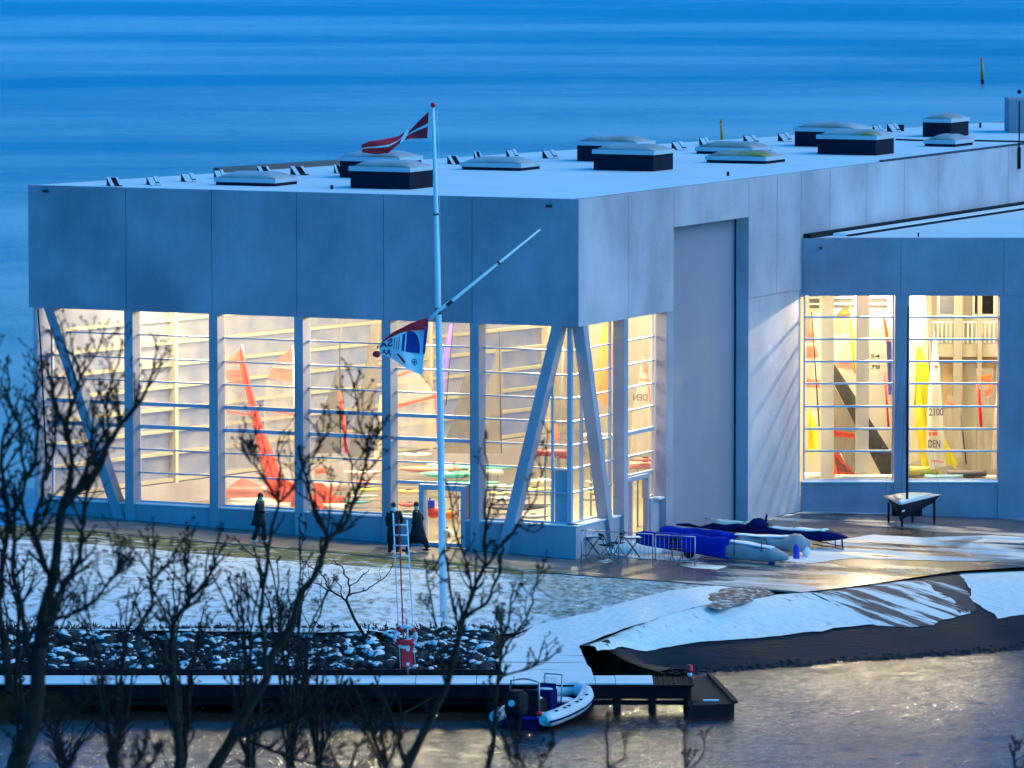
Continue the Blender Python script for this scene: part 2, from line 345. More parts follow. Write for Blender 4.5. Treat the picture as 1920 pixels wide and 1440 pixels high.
def thing(name, label, cat, loc, group=None):
    o = bpy.data.objects.new(name, None); COL.objects.link(o); o.location = loc; WORLD[o] = V(loc); o.empty_display_size = .3
    return tag(o, label, cat, group)
def tag(o, label, cat, group=None):
    o['label'] = label; o['category'] = cat
    if group: o['group'] = group
    return o
def struct(o): o['kind'] = 'structure'; return o
def lab(o, t): o['label'] = t; return o
def text_geo(txt, size, bold=False):
    cu = bpy.data.curves.new('t', 'FONT'); cu.body = txt; cu.size = size; cu.offset = .02 * size if bold else 0; cu.resolution_u = 3
    o = bpy.data.objects.new('t', cu); COL.objects.link(o); dg = bpy.context.evaluated_depsgraph_get(); me = bpy.data.meshes.new_from_object(o.evaluated_get(dg))
    vs = [v.co.copy() for v in me.vertices]; fs = [tuple(p.vertices) for p in me.polygons]
    bpy.data.objects.remove(o); bpy.data.curves.remove(cu); bpy.data.meshes.remove(me); return vs, fs

# ------------------------------------------------------------------ reference points of the halls
B = at_y(1085, 374, 200.0); ZT = B.z; ZB = at_y(1085, 613, 200.0).z
A = at_z(52, 347, ZT); C = at_z(1920, 271, ZT); D = at_z(1690, 240, ZT); D2 = at_z(1920, 235, ZT)
e1 = (A - B).normalized(); e2 = (C - B).normalized(); e3 = (D - A).normalized()
n1 = V((e1.y, -e1.x, 0)); n1 = n1 if n1.y < 0 else -n1
n2 = V((e2.y, -e2.x, 0)); n3 = V((-e3.y, e3.x, 0))
ZS = 1.12
K = onp(1502, 700, B, n2); YA = K.y
ZAT = at_y(1502, 447, YA).z; ZAB = at_y(1600, 553, YA).z; ZAS = at_y(1600, 905, YA).z
ZW = -1.4
def s1(px, py=700, d=0.): return (onp(px, py, B + n1 * d, n1) - B).dot(e1)
def s2(px, py=700, d=0.): return (onp(px, py, B + n2 * d, n2) - B).dot(e2)
B0 = V((B.x, B.y, 0))
def W(e, n, s, d, z): return B0 + e * s + n * d + V((0, 0, z))
def wbox(mb, e, n, sa, sb, da, db, za, zb, mi=0, P=None):
    o = P if P is not None else B0
    q = [o + e * s + n * d for s, d in ((sa, da), (sb, da), (sb, db), (sa, db))]
    mb.hexa([V((p.x, p.y, za)) for p in q] + [V((p.x, p.y, zb)) for p in q], mi)

# ------------------------------------------------------------------ terrain
def land(x, y):
    p = -.035 * (clamp(x, -17, 20) - 2.3)
    t = sstep(-4.5, -2.5, x) * clamp((188 - y) / 12.0)
    return lerp(p, -.55, t)
p1 = at_z(1505, 1110, -.25); p2 = at_z(1300, 1262, ZW); p3 = at_z(1920, 1222, ZW)
pn = (p2 - p1).cross(p3 - p1).normalized()
RT = [at_z(*q, -.2).xy for q in ((1060, 1217), (1085, 1210), (1290, 1142), (1505, 1111), (1640, 1094), (1790, 1071), (2700, 1030))]
RW = [at_z(*q, ZW).xy for q in ((1235, 1262), (1300, 1262), (1920, 1222), (2700, 1172))]
def pdist(p, pl):
    b = 1e9
    for u, v in zip(pl[:-1], pl[1:]):
        d = v - u; t = clamp((p - u).dot(d) / d.length_squared); b = min(b, (u + d * t - p).length)
    return b
def ramp(x, y):
    p = V((x, y)); a, c = pdist(p, RT), pdist(p, RW); t = a / (a + c + 1e-6)
    return lerp(land(x, y), ZW - .03, t)
RA = at_z(0, 1180, .4).y
eL = at_f(0, 1181, land); eR = at_f(925, 1187, land); yB = at_z(600, 1266, -.62).y
def bank(x, y):
    yt = lerp(eL.y, eR.y, (x - eL.x) / (eR.x - eL.x))
    return lerp(-.70, -.035 * (clamp(x, -17, 20) - 2.3), clamp((y - yB) / (yt - yB)))
def sheet(name, poly, zf, m, lift=0., jit=0., seg=.8, grid=1.2, world=False, jseg=.35, skirt=0):
    P = [V(p) if world else at_f(p[0], p[1], zf, lift) for p in poly]
    out = []
    n = len(P)
    for i in range(n):
        a, b = P[i], P[(i + 1) % n]; k = max(1, min(400, int((b - a).length / (jseg if jit else seg))))
        nr = V((-(b - a).y, (b - a).x, 0)); nr = nr.normalized() if nr.length else nr
        for j in range(k):
            q = a.lerp(b, j / k)
            if jit: q = q + nr * jit * (noise.noise(q * 1.1) * 1.4 + noise.noise(q * 4.7) * .5 if j else 0)
            out.append(q)
    v2 = [V((p.x, p.y)) for p in out]; nb = len(v2)
    x0, x1 = min(p.x for p in v2), max(p.x for p in v2); y0, y1 = min(p.y for p in v2), max(p.y for p in v2)
    g = max(grid, (x1 - x0) / 70, (y1 - y0) / 70)
    def inside(q):
        c = False; j = nb - 1
        for i in range(nb):
            a, b = v2[i], v2[j]
            if (a.y > q.y) != (b.y > q.y) and q.x < (b.x - a.x) * (q.y - a.y) / (b.y - a.y) + a.x: c = not c
            j = i
        return c
    y = y0 + g / 2
    while y < y1:
        x = x0 + g / 2
        while x < x1:
            q = V((x, y))
            if inside(q): v2.append(q)
            x += g
        y += g
    vs, es, fs, *_ = delaunay_2d_cdt(v2, [(i, (i + 1) % nb) for i in range(nb)], [], 1, 1e-5)
    mb = MB(); mb.mesh([V((p.x, p.y, zf(p.x, p.y) + lift)) for p in vs], fs, 0, True)
    if skirt:
        for i in range(nb):
            a = V((v2[i].x, v2[i].y, zf(v2[i].x, v2[i].y) + lift)); b = v2[(i + 1) % nb]; b = V((b.x, b.y, zf(b.x, b.y) + lift))
            mb.face([a, b, b - V((0, 0, skirt)), a - V((0, 0, skirt))])
    o = mb.build(name, m); return struct(o)

# sea and harbour water: one level sheet in two names
def flat(name, pts, z, m):
    mb = MB(); mb.face([(x, y, z) for x, y in pts]); return struct(mb.build(name, m))
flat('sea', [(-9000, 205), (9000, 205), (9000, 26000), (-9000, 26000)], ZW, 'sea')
mb = MB(); gx0, gx1, gy0, gy1, dx_, dy_ = -17.0, 18.5, 160.0, 189.0, .11, .15
nx_, ny_ = int((gx1 - gx0) / dx_), int((gy1 - gy0) / dy_)
def wave(x, y):
    a = noise.noise(V((x * 1.7 + y * .35, y * 2.6, 1))) * .026 + noise.noise(V((x * 3.9 - y * 1.1, y * 4.4, 7))) * .018 + noise.noise(V((x * .5, y * .8, 3))) * .03
    return a * clamp(min(x - gx0, gx1 - x, y - gy0, gy1 - y) / .6)
mb.mesh([V((gx0 + (gx1 - gx0) * i / nx_, gy0 + (gy1 - gy0) * j / ny_, ZW + wave(gx0 + (gx1 - gx0) * i / nx_, gy0 + (gy1 - gy0) * j / ny_))) for j in range(ny_ + 1) for i in range(nx_ + 1)], [(j * (nx_ + 1) + i, j * (nx_ + 1) + i + 1, (j + 1) * (nx_ + 1) + i + 1, (j + 1) * (nx_ + 1) + i) for j in range(ny_) for i in range(nx_)], 0, True)
for a, b, c, d_ in ((-400, 400, 120, gy0), (-400, 400, gy1, 205), (-400, gx0, gy0, gy1), (gx1, 400, gy0, gy1)): mb.face([(a, c, ZW), (b, c, ZW), (b, d_, ZW), (a, d_, ZW)])
struct(mb.build('harbour_water', 'harbour'))
# near bank the trees grow on (below the picture)
mb = MB(); NB = []
def near(x, y): return 19.5 - .15 * y if y < 100 else lerp(4.5, -2.2, (y - 100) / 45)
gx = [-60 + 6 * i for i in range(21)]; gy = [-20 + 6 * i for i in range(28)]
mb.mesh([V((x, y, near(x, y) + noise.noise(V((x, y, 0)) * .08) * .5)) for y in gy for x in gx], [(j * 21 + i, j * 21 + i + 1, (j + 1) * 21 + i + 1, (j + 1) * 21 + i) for j in range(27) for i in range(20)], 0, True)
struct(mb.build('hillside', 'lawn_sparse'))
# base land: one sheet under everything
sheet('ground', [at_f(-900, 985, land), at_f(-900, 1180, land), at_f(0, 1182, land), at_f(935, 1186, land), at_f(1000, 1215, land), at_f(1345, 1100, land), at_f(1505, 1112, land), at_f(1790, 1072, land), at_f(2700, 1050, land), V((60, 262, 0)), V((24, 262, 0)), V((-20, 216, 0)), V((-60, 220, 0))], land, 'path_paving', lift=-.14, world=True, skirt=1.6)
# lawn, verge, path
WB = lambda px, off=0.: None
sheet('lawn', [(-700, 1050), (-50, 1004), (100, 1012), (300, 1030), (500, 1048), (700, 1058), (832, 1062), (960, 1068), (1150, 1083), (1250, 1090), (1215, 1124), (1100, 1160), (1010, 1172), (975, 1185), (936, 1190), (600, 1186), (300, 1182), (0, 1180), (-700, 1180)], land, 'lawn_snow', lift=.004, jit=.05)
sheet('sparse_lawn', [(930, 1072), (1150, 1084), (1262, 1092), (1350, 1097), (1240, 1122), (1130, 1140), (1050, 1160), (1000, 1150), (1020, 1110)], land, 'lawn_sparse', lift=.010, jit=.35)
sheet('grass_verge', [(-700, 1002), (0, 985), (80, 985), (240, 1000), (400, 1014), (600, 1030), (760, 1044), (830, 1052), (940, 1062), (1100, 1076), (960, 1076), (830, 1070), (600, 1056), (400, 1040), (150, 1018), (0, 1010), (-700, 1040)], land, 'verge', lift=.016, jit=.12)
sheet('snowy_path', [(950, 1266), (936, 1230), (950, 1200), (1010, 1170), (1120, 1146), (1250, 1108), (1345, 1097), (1400, 1104), (1440, 1112), (1290, 1142), (1190, 1172), (1085, 1211), (1112, 1266)], land, 'path_snow', lift=.022, jit=.06)
sheet('brown_patch', [(1335, 1112), (1370, 1100), (1440, 1102), (1452, 1112), (1400, 1130), (1350, 1143), (1325, 1138)], land, 'brown_patch', lift=.028, jit=.2)
# paving path along the facade and the apron
fb = [W(e1, n1, s, .02, 0) for s in (0, 5, 10, 15, 21, 40)]
pathpoly = [W(e1, n1, 45, -1, 0), W(e1, n1, 0, -.3, 0), W(e2, n2, 20, -.3, 0)] + [V((24, YA + .2, 0)), V((60, YA + .2, 0))] + [at_f(x, y, land) for x, y in [(2700, 1048), (1920, 1063), (1790, 1071), (1640, 1094), (1505, 1111), (1350, 1097), (1150, 1083), (960, 1068), (830, 1056), (600, 1034), (400, 1018), (240, 1004), (80, 988), (-400, 1000)]]
sheet('apron', pathpoly, land, 'wet_apron', lift=.000, world=True)
sheet('path', [at_f(*q, land) for q in [(-700, 990), (0, 978), (80, 987), (240, 1003), (400, 1017), (600, 1033), (830, 1055), (960, 1067), (1085, 1078)]] + [W(e1, n1, 0, .2, 0), W(e1, n1, 21, .2, 0), W(e1, n1, 45, .2, 0)], land, 'path_paving', lift=.006, world=True)
# snow lying on the apron
for q in ([(1500, 962), (1900, 968), (1905, 962), (1510, 957), (1440, 975)],
          [(1570, 1012), (1640, 1002), (1730, 1008), (1860, 1003), (1990, 1010), (1990, 1044), (1830, 1052), (1700, 1050), (1600, 1046), (1500, 1058), (1450, 1050), (1520, 1030)],
          [(1270, 1058), (1310, 1054), (1364, 1061), (1345, 1068), (1300, 1065)],
          [(1120, 1052), (1140, 1047), (1152, 1053), (1135, 1056)],
          [(1150, 1040), (1180, 1015), (1260, 1020), (1330, 1044), (1290, 1050), (1200, 1048)],
          [(1330, 1092), (1400, 1086), (1480, 1090), (1540, 1106), (1500, 1110), (1420, 1101)],
          [(1760, 1016), (1840, 1006), (1830, 1014), (1790, 1030)]):
    sheet('snow_patch', q, land, 'patchy', lift=.012, jit=.12)
# slipway
sheet('slipway', [at_f(*q, ramp) for q in [(1085, 1212), (1190, 1166), (1290, 1132), (1400, 1108), (1505, 1099), (1640, 1082), (1790, 1060), (2500, 1030)]] + [at_z(2500, 1200, ZW - .2), at_z(1920, 1224, ZW - .03), at_z(1300, 1264, ZW - .03), at_f(1235, 1259, ramp)], ramp, 'ramp_wet', lift=-.01, world=True, grid=.6)
sheet('slipway_snow', [(1088, 1211), (1290, 1142), (1400, 1120), (1505, 1111), (1560, 1130), (1640, 1170), (1430, 1195), (1300, 1205), (1180, 1215), (1120, 1220)], ramp, 'ramp_snow', lift=.035, jit=.10, grid=.4)
sheet('slipway_tracks', [(1505, 1111), (1640, 1094), (1720, 1086), (1820, 1150), (1760, 1165), (1750, 1172), (1700, 1176), (1640, 1172), (1560, 1130)], ramp, 'ramp_tracks', lift=.010, jit=.12, grid=.6)
sheet('slipway_bare', [(1720, 1086), (1790, 1071), (1812, 1100), (1832, 1145), (1800, 1150)], ramp, 'ramp_bare', lift=.010, jit=.1, grid=.6)
sheet('slipway_side_snow', [(1796, 1071), (2100, 1060), (2100, 1150), (1920, 1152), (1870, 1160), (1838, 1135), (1825, 1128), (1815, 1100)], ramp, 'ramp_snow', lift=.012, jit=.12, grid=.6)
# joint lines in the slipway
# rocky bank (countless stones)
sheet('embankment', [at_f(*q, bank) for q in [(-700, 1178), (0, 1178), (400, 1180), (900, 1186), (936, 1192), (950, 1263), (400, 1268), (-700, 1272)]], bank, 'moss', lift=-.05, world=True, grid=.5, skirt=1)
mb = MB()
for i in range(4200):
    px = R.uniform(-60, 925); py = R.uniform(1180, 1258)
    if noise.noise(V((px * .012, py * .03, 3))) < -.22 and R.random() < .8: continue
    p = at_f(px, py, bank); r = R.uniform(.05, .14) * (1.7 if R.random() < .12 else 1)
    ax = Matrix.Rotation(R.uniform(0, 6), 3, 'Z') @ Matrix.Rotation(R.uniform(-.5, .5), 3, 'X')
    mb.blob(p, (r * 1.3, r, r * .7), 6, 4, 0, .22, ax)
    if R.random() < .40:
        mb.blob(p + V((0, 0, r * .42)), (r * 1.0, r * .8, r * .35), 6, 3, 1, .25, ax)
for i in range(170):
    p = at_f(R.uniform(-60, 925), R.uniform(1186, 1256), bank); r = R.uniform(.18, .34); ax = Matrix.Rotation(R.uniform(0, 6), 3, 'Z') @ Matrix.Rotation(R.uniform(-.4, .4), 3, 'X')
    mb.blob(p, (r * 1.2, r, r * .62), 7, 5, 0, .20, ax)
    if R.random() < .7: mb.blob(p + V((R.uniform(-.04, .04), 0, r * .36)), (r * .95, r * .75, r * .34), 7, 4, 1, .22, ax)
rk = mb.build('rock', ['rock', 'snow']); tag(rk, 'snow dusted boulders heaped on the bank behind the jetty', 'rocks'); rk['kind'] = 'stuff'

# dead weeds along the top of the bank
mb = MB()
for i in range(1500):
    px = R.uniform(-60, 935)
    py = R.gauss(1182, 4) if R.random() < .55 else R.uniform(1225, 1262) if R.random() < .7 else R.uniform(1190, 1240)
    p = at_f(px, py, bank); h = R.uniform(.04, .2); q = p + V((R.uniform(-.12, .12), R.uniform(-.1, .1), h))
    mb.face([p - V((.03, 0, 0)), p + V((.03, 0, 0)), q], 0)
tag(mb.build('weed', ['moss']), 'dark dead weeds among the boulders of the bank', 'weeds')['kind'] = 'stuff'

# ------------------------------------------------------------------ the big hall
hall = thing('sailing_hall', 'large concrete hall with glowing glazed front, slanted corner columns and snow covered roof', 'building', B0 + V((-3, 8, 0)))
def part(mb, name, m, parent=None, label=None):
    o = mb.build(name, m, parent or hall)
    if label: o['label'] = label
    return o
LA = (A - B).length
J1 = [LA] + [s1(x, 480) for x in (236, 397, 556, 719, 885)] + [0.0]
for i in range(6):
    mb = MB(); a, b = J1[i], J1[i + 1]
    wbox(mb, e1, n1, b + (.0 if i == 5 else .012), a - .012, -.62, 0, ZB, ZT)
    wbox(mb, e1, n1, b + .25, a - .25, -.62, -.0, ZB - .004, ZB - .001)
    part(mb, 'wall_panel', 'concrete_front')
    if i:  # joint backing
        mb = MB(); wbox(mb, e1, n1, a - .012, a + .012, -.3, -.03, ZB + .01, ZT - .02); part(mb, 'panel_joint', 'dark_metal')
J2 = [0.0, s2(1263.5, 480)] + [s2(x, 400) for x in (1404, 1502, 1625, 1760, 1890)] + [60, ]
ZREC = onp(1330, 417, B, n2).z
for i in range(len(J2) - 1):
    a, b = J2[i], J2[i + 1]; mb = MB()
    z0 = ZREC if i == 1 else (ZB if i < 3 else ZB - .3)
    wbox(mb, e2, n2, a + (.012 if i else .62), b - .012, -.62, 0.0, z0, ZT - .003)
    if i == 0: wbox(mb, e2, n2, .004, .62, -.5, 0.0, z0, ZT - .003)
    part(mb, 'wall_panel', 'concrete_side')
for px in (1178, 1457, 1556, 1695):
    s = s2(px, 400); mb = MB(); wbox(mb, e2, n2, s - .01, s + .01, -.02, .003, (ZB if px < 1500 else ZAT) + .02, ZT - .05); part(mb, 'panel_joint', 'ink_grey')
mb = MB(); mb.tube([at_y(71, 579, A.y - .3), at_y(78, 680, A.y - .3), at_y(88, 900, A.y - .3)], .03, 5); part(mb, 'down_cable', 'black')
# small wall lamps / weepers on the panels
for px, py in ((88, 358), (1031, 386)):
    p = onp(px, py, B, n1); mb = MB(); mb.box(p + n1 * .08, (.16, .2, .09), math.atan2(e1.y, e1.x)); part(mb, 'rain_spout', 'dark_metal')
# inner linings
mb = MB(); wbox(mb, e1, n1, .7, LA - .7, -.68, -.625, ZB, ZT - .5); wbox(mb, e2, n2, .7, 60, -.68, -.625, ZB, ZT - .5)
part(mb, 'inner_wall', 'cream_wall')
# columns
CW = .34; CD = .60
def column_box(e, n, s, wdt, dep, z0, z1, m='concrete_column', d1=-.012, name='column', lbl=None):
    mb = MB(); wbox(mb, e, n, s, s + wdt, d1 - dep, d1, z0, z1); return part(mb, name, m, label=lbl)
COLS = [s1(x, 760) for x in (249, 408, 568, 732, 897.5)]   # right edge of each front face
for s in COLS: column_box(e1, n1, s, CW, CD, -1.2 + .035 * s, ZB - .002)
def slant(e, n, sb, st, wdt, dep, z0, z1, lbl):
    mb = MB(); d1 = -.012
    b = [(sb, d1 - dep), (sb + wdt, d1 - dep), (sb + wdt, d1), (sb, d1)]; t = [(st, d1 - dep), (st + wdt, d1 - dep), (st + wdt, d1), (st, d1)]
    mb.hexa([W(e, n, s, d, z0) for s, d in b] + [W(e, n, s, d, z1) for s, d in t]); return part(mb, 'slanted_column', 'concrete_column', label=lbl)
slant(e1, n1, s1(945, 1000), s1(1053, 622), .38, .5, -.3, ZB - .002, 'slanted column leaning towards the front corner')
slant(e1, n1, s1(236, 975), s1(99, 582), .38, .5, .3, ZB - .002, 'slanted column at the far left bay')
# side slants: right column of the corner A-shape, then two straight ones
slant(e2, n2, s2(1153, 1000), s2(1094, 615) , .36, .42, -.5, ZB - .002, 'slanted column on the short side of the corner')
column_box(e2, n2, s2(1171, 760), .34, .42, -.6, ZB - .002)
column_box(e2, n2, s2(1250, 760), s2(1263, 760) - s2(1250, 760), .40, -.7, ZB - .002)
# base wall with front door gap, sill
DG = (s1(873, 980, -.16), s1(786, 980, -.16))
mb = MB(); wbox(mb, e1, n1, .16, DG[0], -.62, -.16, -1.2, ZS)
part(mb, 'base_wall', 'concrete_base')
mb = MB(); wbox(mb, e1, n1, DG[1], LA - .5, -.62, -.16, -1.0, ZS); part(mb, 'base_wall', 'concrete_base')
mb = MB(); wbox(mb, e1, n1, .158, DG[0], -.60, -.10, ZS, ZS + .05); wbox(mb, e1, n1, DG[1], LA - .6, -.60, -.10, ZS, ZS + .05); part(mb, 'window_sill', 'paint_white')
sd0 = s2(1183, 960, -.5); sd1 = s2(1214, 960, -.5)
mb = MB(); wbox(mb, e2, n2, .16, s2(1171, 960), -.6, -.16, -1.2, ZS); part(mb, 'base_wall', 'concrete_base')
mb = MB(); wbox(mb, e2, n2, .158, s2(1171, 960), -.6, -.10, ZS, ZS + .05); part(mb, 'window_sill', 'paint_white')
# recessed sliding door, reveal, lower walls
r0, r1 = s2(1263.5, 700), s2(1404, 700)
mb = MB(); wbox(mb, e2, n2, r0 - .1, r1 + .0, -.72, -.56, -1.0, ZREC); part(mb, 'sliding_door', 'door_metal')
mb = MB(); wbox(mb, e2, n2, r1 - .0, r1 + .35, -.56, -.02, -1.0, ZB - .002); part(mb, 'pier', 'concrete_side')
mb = MB(); wbox(mb, e2, n2, r1 + .35, 19.8, -.6, -.05, -1.0, ZB - .002); part(mb, 'lower_wall', 'concrete_side')
mb = MB(); wbox(mb, e2, n2, r0 - .14, r1 + .1, -.68, -.562, ZREC, ZREC + .004); wbox(mb, e2, n2, r1 - .06, r1 - .02, -.56, -.5, -1, ZREC); part(mb, 'door_track', 'dark_metal')
# windows of the front
GZ = -.56                                    # glass plane depth
RY = [925, 880, 836, 792, 748, 704, 658]
RZ = [onp(1083, y, B + n1 * GZ, n1).z for y in RY]
def window(e, n, sa, sb, zlo=ZS + .05, zhi=ZB, thick=(2, 3), vert=(), rz=None, lo=None, pane='glass_misty', label=None, d=GZ, parent=None, k=.024, frame='frame_metal', P=None):
    mb = MB(); rz = RZ if rz is None else rz
    def bx(a, b, c, e_, z0, z1): wbox(mb, e, n, a, b, c, e_, z0, z1, P=P)
    bx(sa, sa + .06, d - .05, d + .07, zlo, zhi); bx(sb - .06, sb, d - .05, d + .07, zlo, zhi)
    bx(sa + .06, sb - .06, d - .05, d + .07, zlo, zlo + .06); bx(sa + .06, sb - .06, d - .05, d + .07, zhi - .05, zhi)
    for i, z in enumerate(rz):
        if z < zlo + .1: continue
        t = .065 if i in thick else k
        bx(sa + .06, sb - .06, d - .04, d + (.10 if i in thick else .13), z - t, z + t)
    for v in vert: bx(v - .035, v + .035, d - .045, d + .085, zlo + .06, zhi - .05)
    o = mb.build('window', frame, parent or hall)
    if label: o['label'] = label
    g = MB(); q = [(P if P is not None else B0) + e * s + n * d for s in (sa + .03, sb - .03)]
    g.face([V((q[0].x, q[0].y, zlo + .03)), V((q[1].x, q[1].y, zlo + .03)), V((q[1].x, q[1].y, zhi - .02)), V((q[0].x, q[0].y, zhi - .02))]); g.build('pane', pane, o)
    return o
edges = [LA - .62] + [x for s in COLS for x in (s + CW, s)] + [.0]
bays = [(COLS[i + 1] + CW * .5, COLS[i] + CW * .5) for i in range(4)]
window(e1, n1, COLS[0] + CW * .5, LA - .62)
for k_, (sb, sa) in enumerate([(b, a) for a, b in bays]):
    if k_ == 3:   # bay with the door: window starts above it
        window(e1, n1, sa, DG[0] - .08 + 0, ) if False else None
        window(e1, n1, bays[3][0], bays[3][1], zlo=RZ[0] + .1, rz=RZ[1:], thick=(1, 2))
        window(e1, n1, bays[3][0], DG[0] + .02, zhi=RZ[0] + .1, rz=[])
        window(e1, n1, DG[1] - .02, bays[3][1], zhi=RZ[0] + .1, rz=[])
    else: window(e1, n1, sa, sb)
mull = s1(1037, 800, GZ)
ec = -GZ   # corner offset
cs1 = s1(1070, 800, GZ) - .03
window(e1, n1, cs1, COLS[4] + CW * .5, vert=(mull,), thick=(), label='corner window crossed by the slanted column')
cs2 = (onp(1070, 800, B + n1 * GZ, n1) - B).dot(e2)
cs2 = .62
window(e2, n2, cs2 - .1, s2(1171, 760), vert=(s2(1089, 800, GZ),), thick=())
window(e2, n2, s2(1171, 760) + .34, s2(1251, 760), zlo=2.35, rz=[z for z in RZ if z > 2.5], thick=(1,))
# corner post and blinds behind the glass
mb = MB(); q = onp(1069, 800, B + n1 * (GZ + .02), n1); mb.box((q.x, q.y, (ZS + ZB) / 2), (.16, .16, ZB - ZS), math.atan2(e1.y, e1.x)); part(mb, 'corner_post', 'frame_metal')
mb = MB(); wbox(mb, e1, n1, cs1 + .1, mull - .04, GZ - .10, GZ - .06, ZS + .1, RZ[0] + .78); part(mb, 'blind', 'panel_blue', label='pale blue board in the lower corner pane')
# entrance door
dz0, dz1 = -.16 + .0, RZ[0] + .1
ds0, ds1 = DG
zd = land(*W(e1, n1, (ds0 + ds1) / 2, 0, 0).xy) + .02
mb = MB()
for a, b in ((ds0, ds0 + .17), (ds1 - .17, ds1)): wbox(mb, e1, n1, a, b, -.5, -.12, zd, RZ[0] + .1)
wbox(mb, e1, n1, ds0 + .17, ds1 - .17, -.5, -.12, RZ[0] - .08, RZ[0] + .1); wbox(mb, e1, n1, ds0 + .17, ds1 - .17, -.5, -.2, zd, zd + .12)
dr = part(mb, 'entrance_door', 'frame_metal', label='glazed entrance door in the long front')
mb = MB(); mb.face([W(e1, n1, s, -.35, z) for s, z in ((ds0 + .17, zd + .12), (ds1 - .17, zd + .12), (ds1 - .17, RZ[0] - .08), (ds0 + .17, RZ[0] - .08))]); mb.build('pane', 'glass_clear', dr)
mb = MB(); p = W(e1, n1, ds0 + .30, -.2, zd + 1.05); mb.tube([p, p + V((0, 0, .5))], .02, 6); mb.build('handle', 'steel', dr)
# side door
mb = MB(); q0, q1 = s2(1171, 760) + .34, s2(1218, 950, -.3)
zf_ = -.45
for a, b in ((q0, q0 + .12), (q1 - .12, q1), ((q0 + q1) / 2 - .3, (q0 + q1) / 2 - .2)): wbox(mb, e2, n2, a, b, -.5, -.3, zf_, 2.35)
wbox(mb, e2, n2, q0 + .12, q1 - .12, -.5, -.3, 2.2, 2.35); wbox(mb, e2, n2, q0 + .12, q1 - .12, -.48, -.34, zf_, .25)
sdr = part(mb, 'side_door', 'concrete_column', label='narrow pale door on the short side')
mb = MB(); mb.face([W(e2, n2, s, -.41, z) for s, z in ((q0 + .12, .25), (q1 - .12, .25), (q1 - .12, 2.2), (q0 + .12, 2.2))]); mb.build('pane', 'glass_clear', sdr)
mb = MB(); wbox(mb, e2, n2, q1, s2(1251, 760), -.5, -.25, -.6, 1.45); part(mb, 'base_wall', 'concrete_base')
window(e2, n2, q1, s2(1251, 760), zlo=1.45, zhi=2.35, rz=[])
mb = MB(); wbox(mb, e2, n2, q1 + .3, s2(1249, 760), -.25, -.05, 1.40, 1.47); part(mb, 'window_sill', 'snow')
# far side of the hall: glazing seen through the front (cream from inside)
A0 = V((A.x, A.y, 0)); L3 = 70
g3 = (onp(1013, 640, A, n3) - A).dot(e3)
def box3(mb, sa, sb, da, db, za, zb, mi=0): wbox(mb, e3, n3, max(sa, .75), sb, da, db, za, zb, mi, P=A0)
mb = MB(); box3(mb, .0, L3, -.55, 0, ZB, ZT - .003); part(mb, 'far_wall', 'cream_wall')
mb = MB(); box3(mb, .3, L3, -.55, -.02, -1.2, ZS); part(mb, 'far_base_wall', 'concrete_base')
mb = MB(); box3(mb, g3, L3, -.6, -.05, ZS, ZB); part(mb, 'far_wall', 'cream_wall')
mb = MB(); box3(mb, (onp(400, 325, A, n3) - A).dot(e3), (onp(690, 300, A, n3) - A).dot(e3), -.28, -.004, ZT, ZT + .20); part(mb, 'parapet', 'ink_grey')
ns = 4; st = g3 / ns
for i in range(ns):
    mb = MB(); box3(mb, i * st + st - .16, i * st + st, -.5, -.02, ZS, ZB - .01); part(mb, 'column', 'cream')
    mb = MB(); a, b = i * st + .02, (i + 1) * st - .2
    for z in [RZ[j] for j in range(7)] + [ZS + .12]: box3(mb, a, b, -.42, -.16, z - .07, z + .05)
    o = part(mb, 'far_window', 'cream_wall')
    g = MB(); q = [A0 + e3 * s - n3 * .2 for s in (a, b)]; g.face([V((q[0].x, q[0].y, ZS)), V((q[1].x, q[1].y, ZS)), V((q[1].x, q[1].y, ZB)), V((q[0].x, q[0].y, ZB))]); g.build('pane', 'glass_frost', o)
# inner face of the short side and the end wall
mb = MB(); wbox(mb, e2, n2, s2(1263, 760), 20.2, -.80, -.73, -.6, ZB); part(mb, 'inner_wall', 'cream_wall')
E0 = W(e2, n2, 34, -.8, 0); mb = MB()
mb.prism([E0.xy, (E0 + V((0, .3, 0))).xy, (E0.x - 14, E0.y + 4.3), (E0.x - 14, E0.y + 4)], -.6, ZT - .4); part(mb, 'inner_wall', 'cream_wall')
# floor and roof
C60 = W(e2, n2, 60, -.6, 0); D60 = A0 + e3 * 62 - n3 * .5
I1 = W(e1, n1, .55, -.6, 0); I2 = W(e1, n1, LA - .6, -.6, 0)
mb = MB(); mb.prism([I1.xy, C60.xy, D60.xy, I2.xy], -.9, .12); part(mb, 'floor', 'inner_floor')
# snow stands just below the concrete rim
r_ = [W(e1, n1, .30, -.14, 0), W(e2, n2, 60, -.16, 0), A0 + e3 * 63 - n3 * .14, W(e1, n1, LA - .30, -.14, 0)]
mb = MB(); mb.prism([p.xy for p in r_], ZT - .45, ZT + .006); part(mb, 'roof', 'snow_roof')
mb = MB(); wbox(mb, e2, n2, s2(1655, 300), 60, -.14, .01, ZT, ZT + .07); part(mb, 'roof_edge', 'dark_metal')
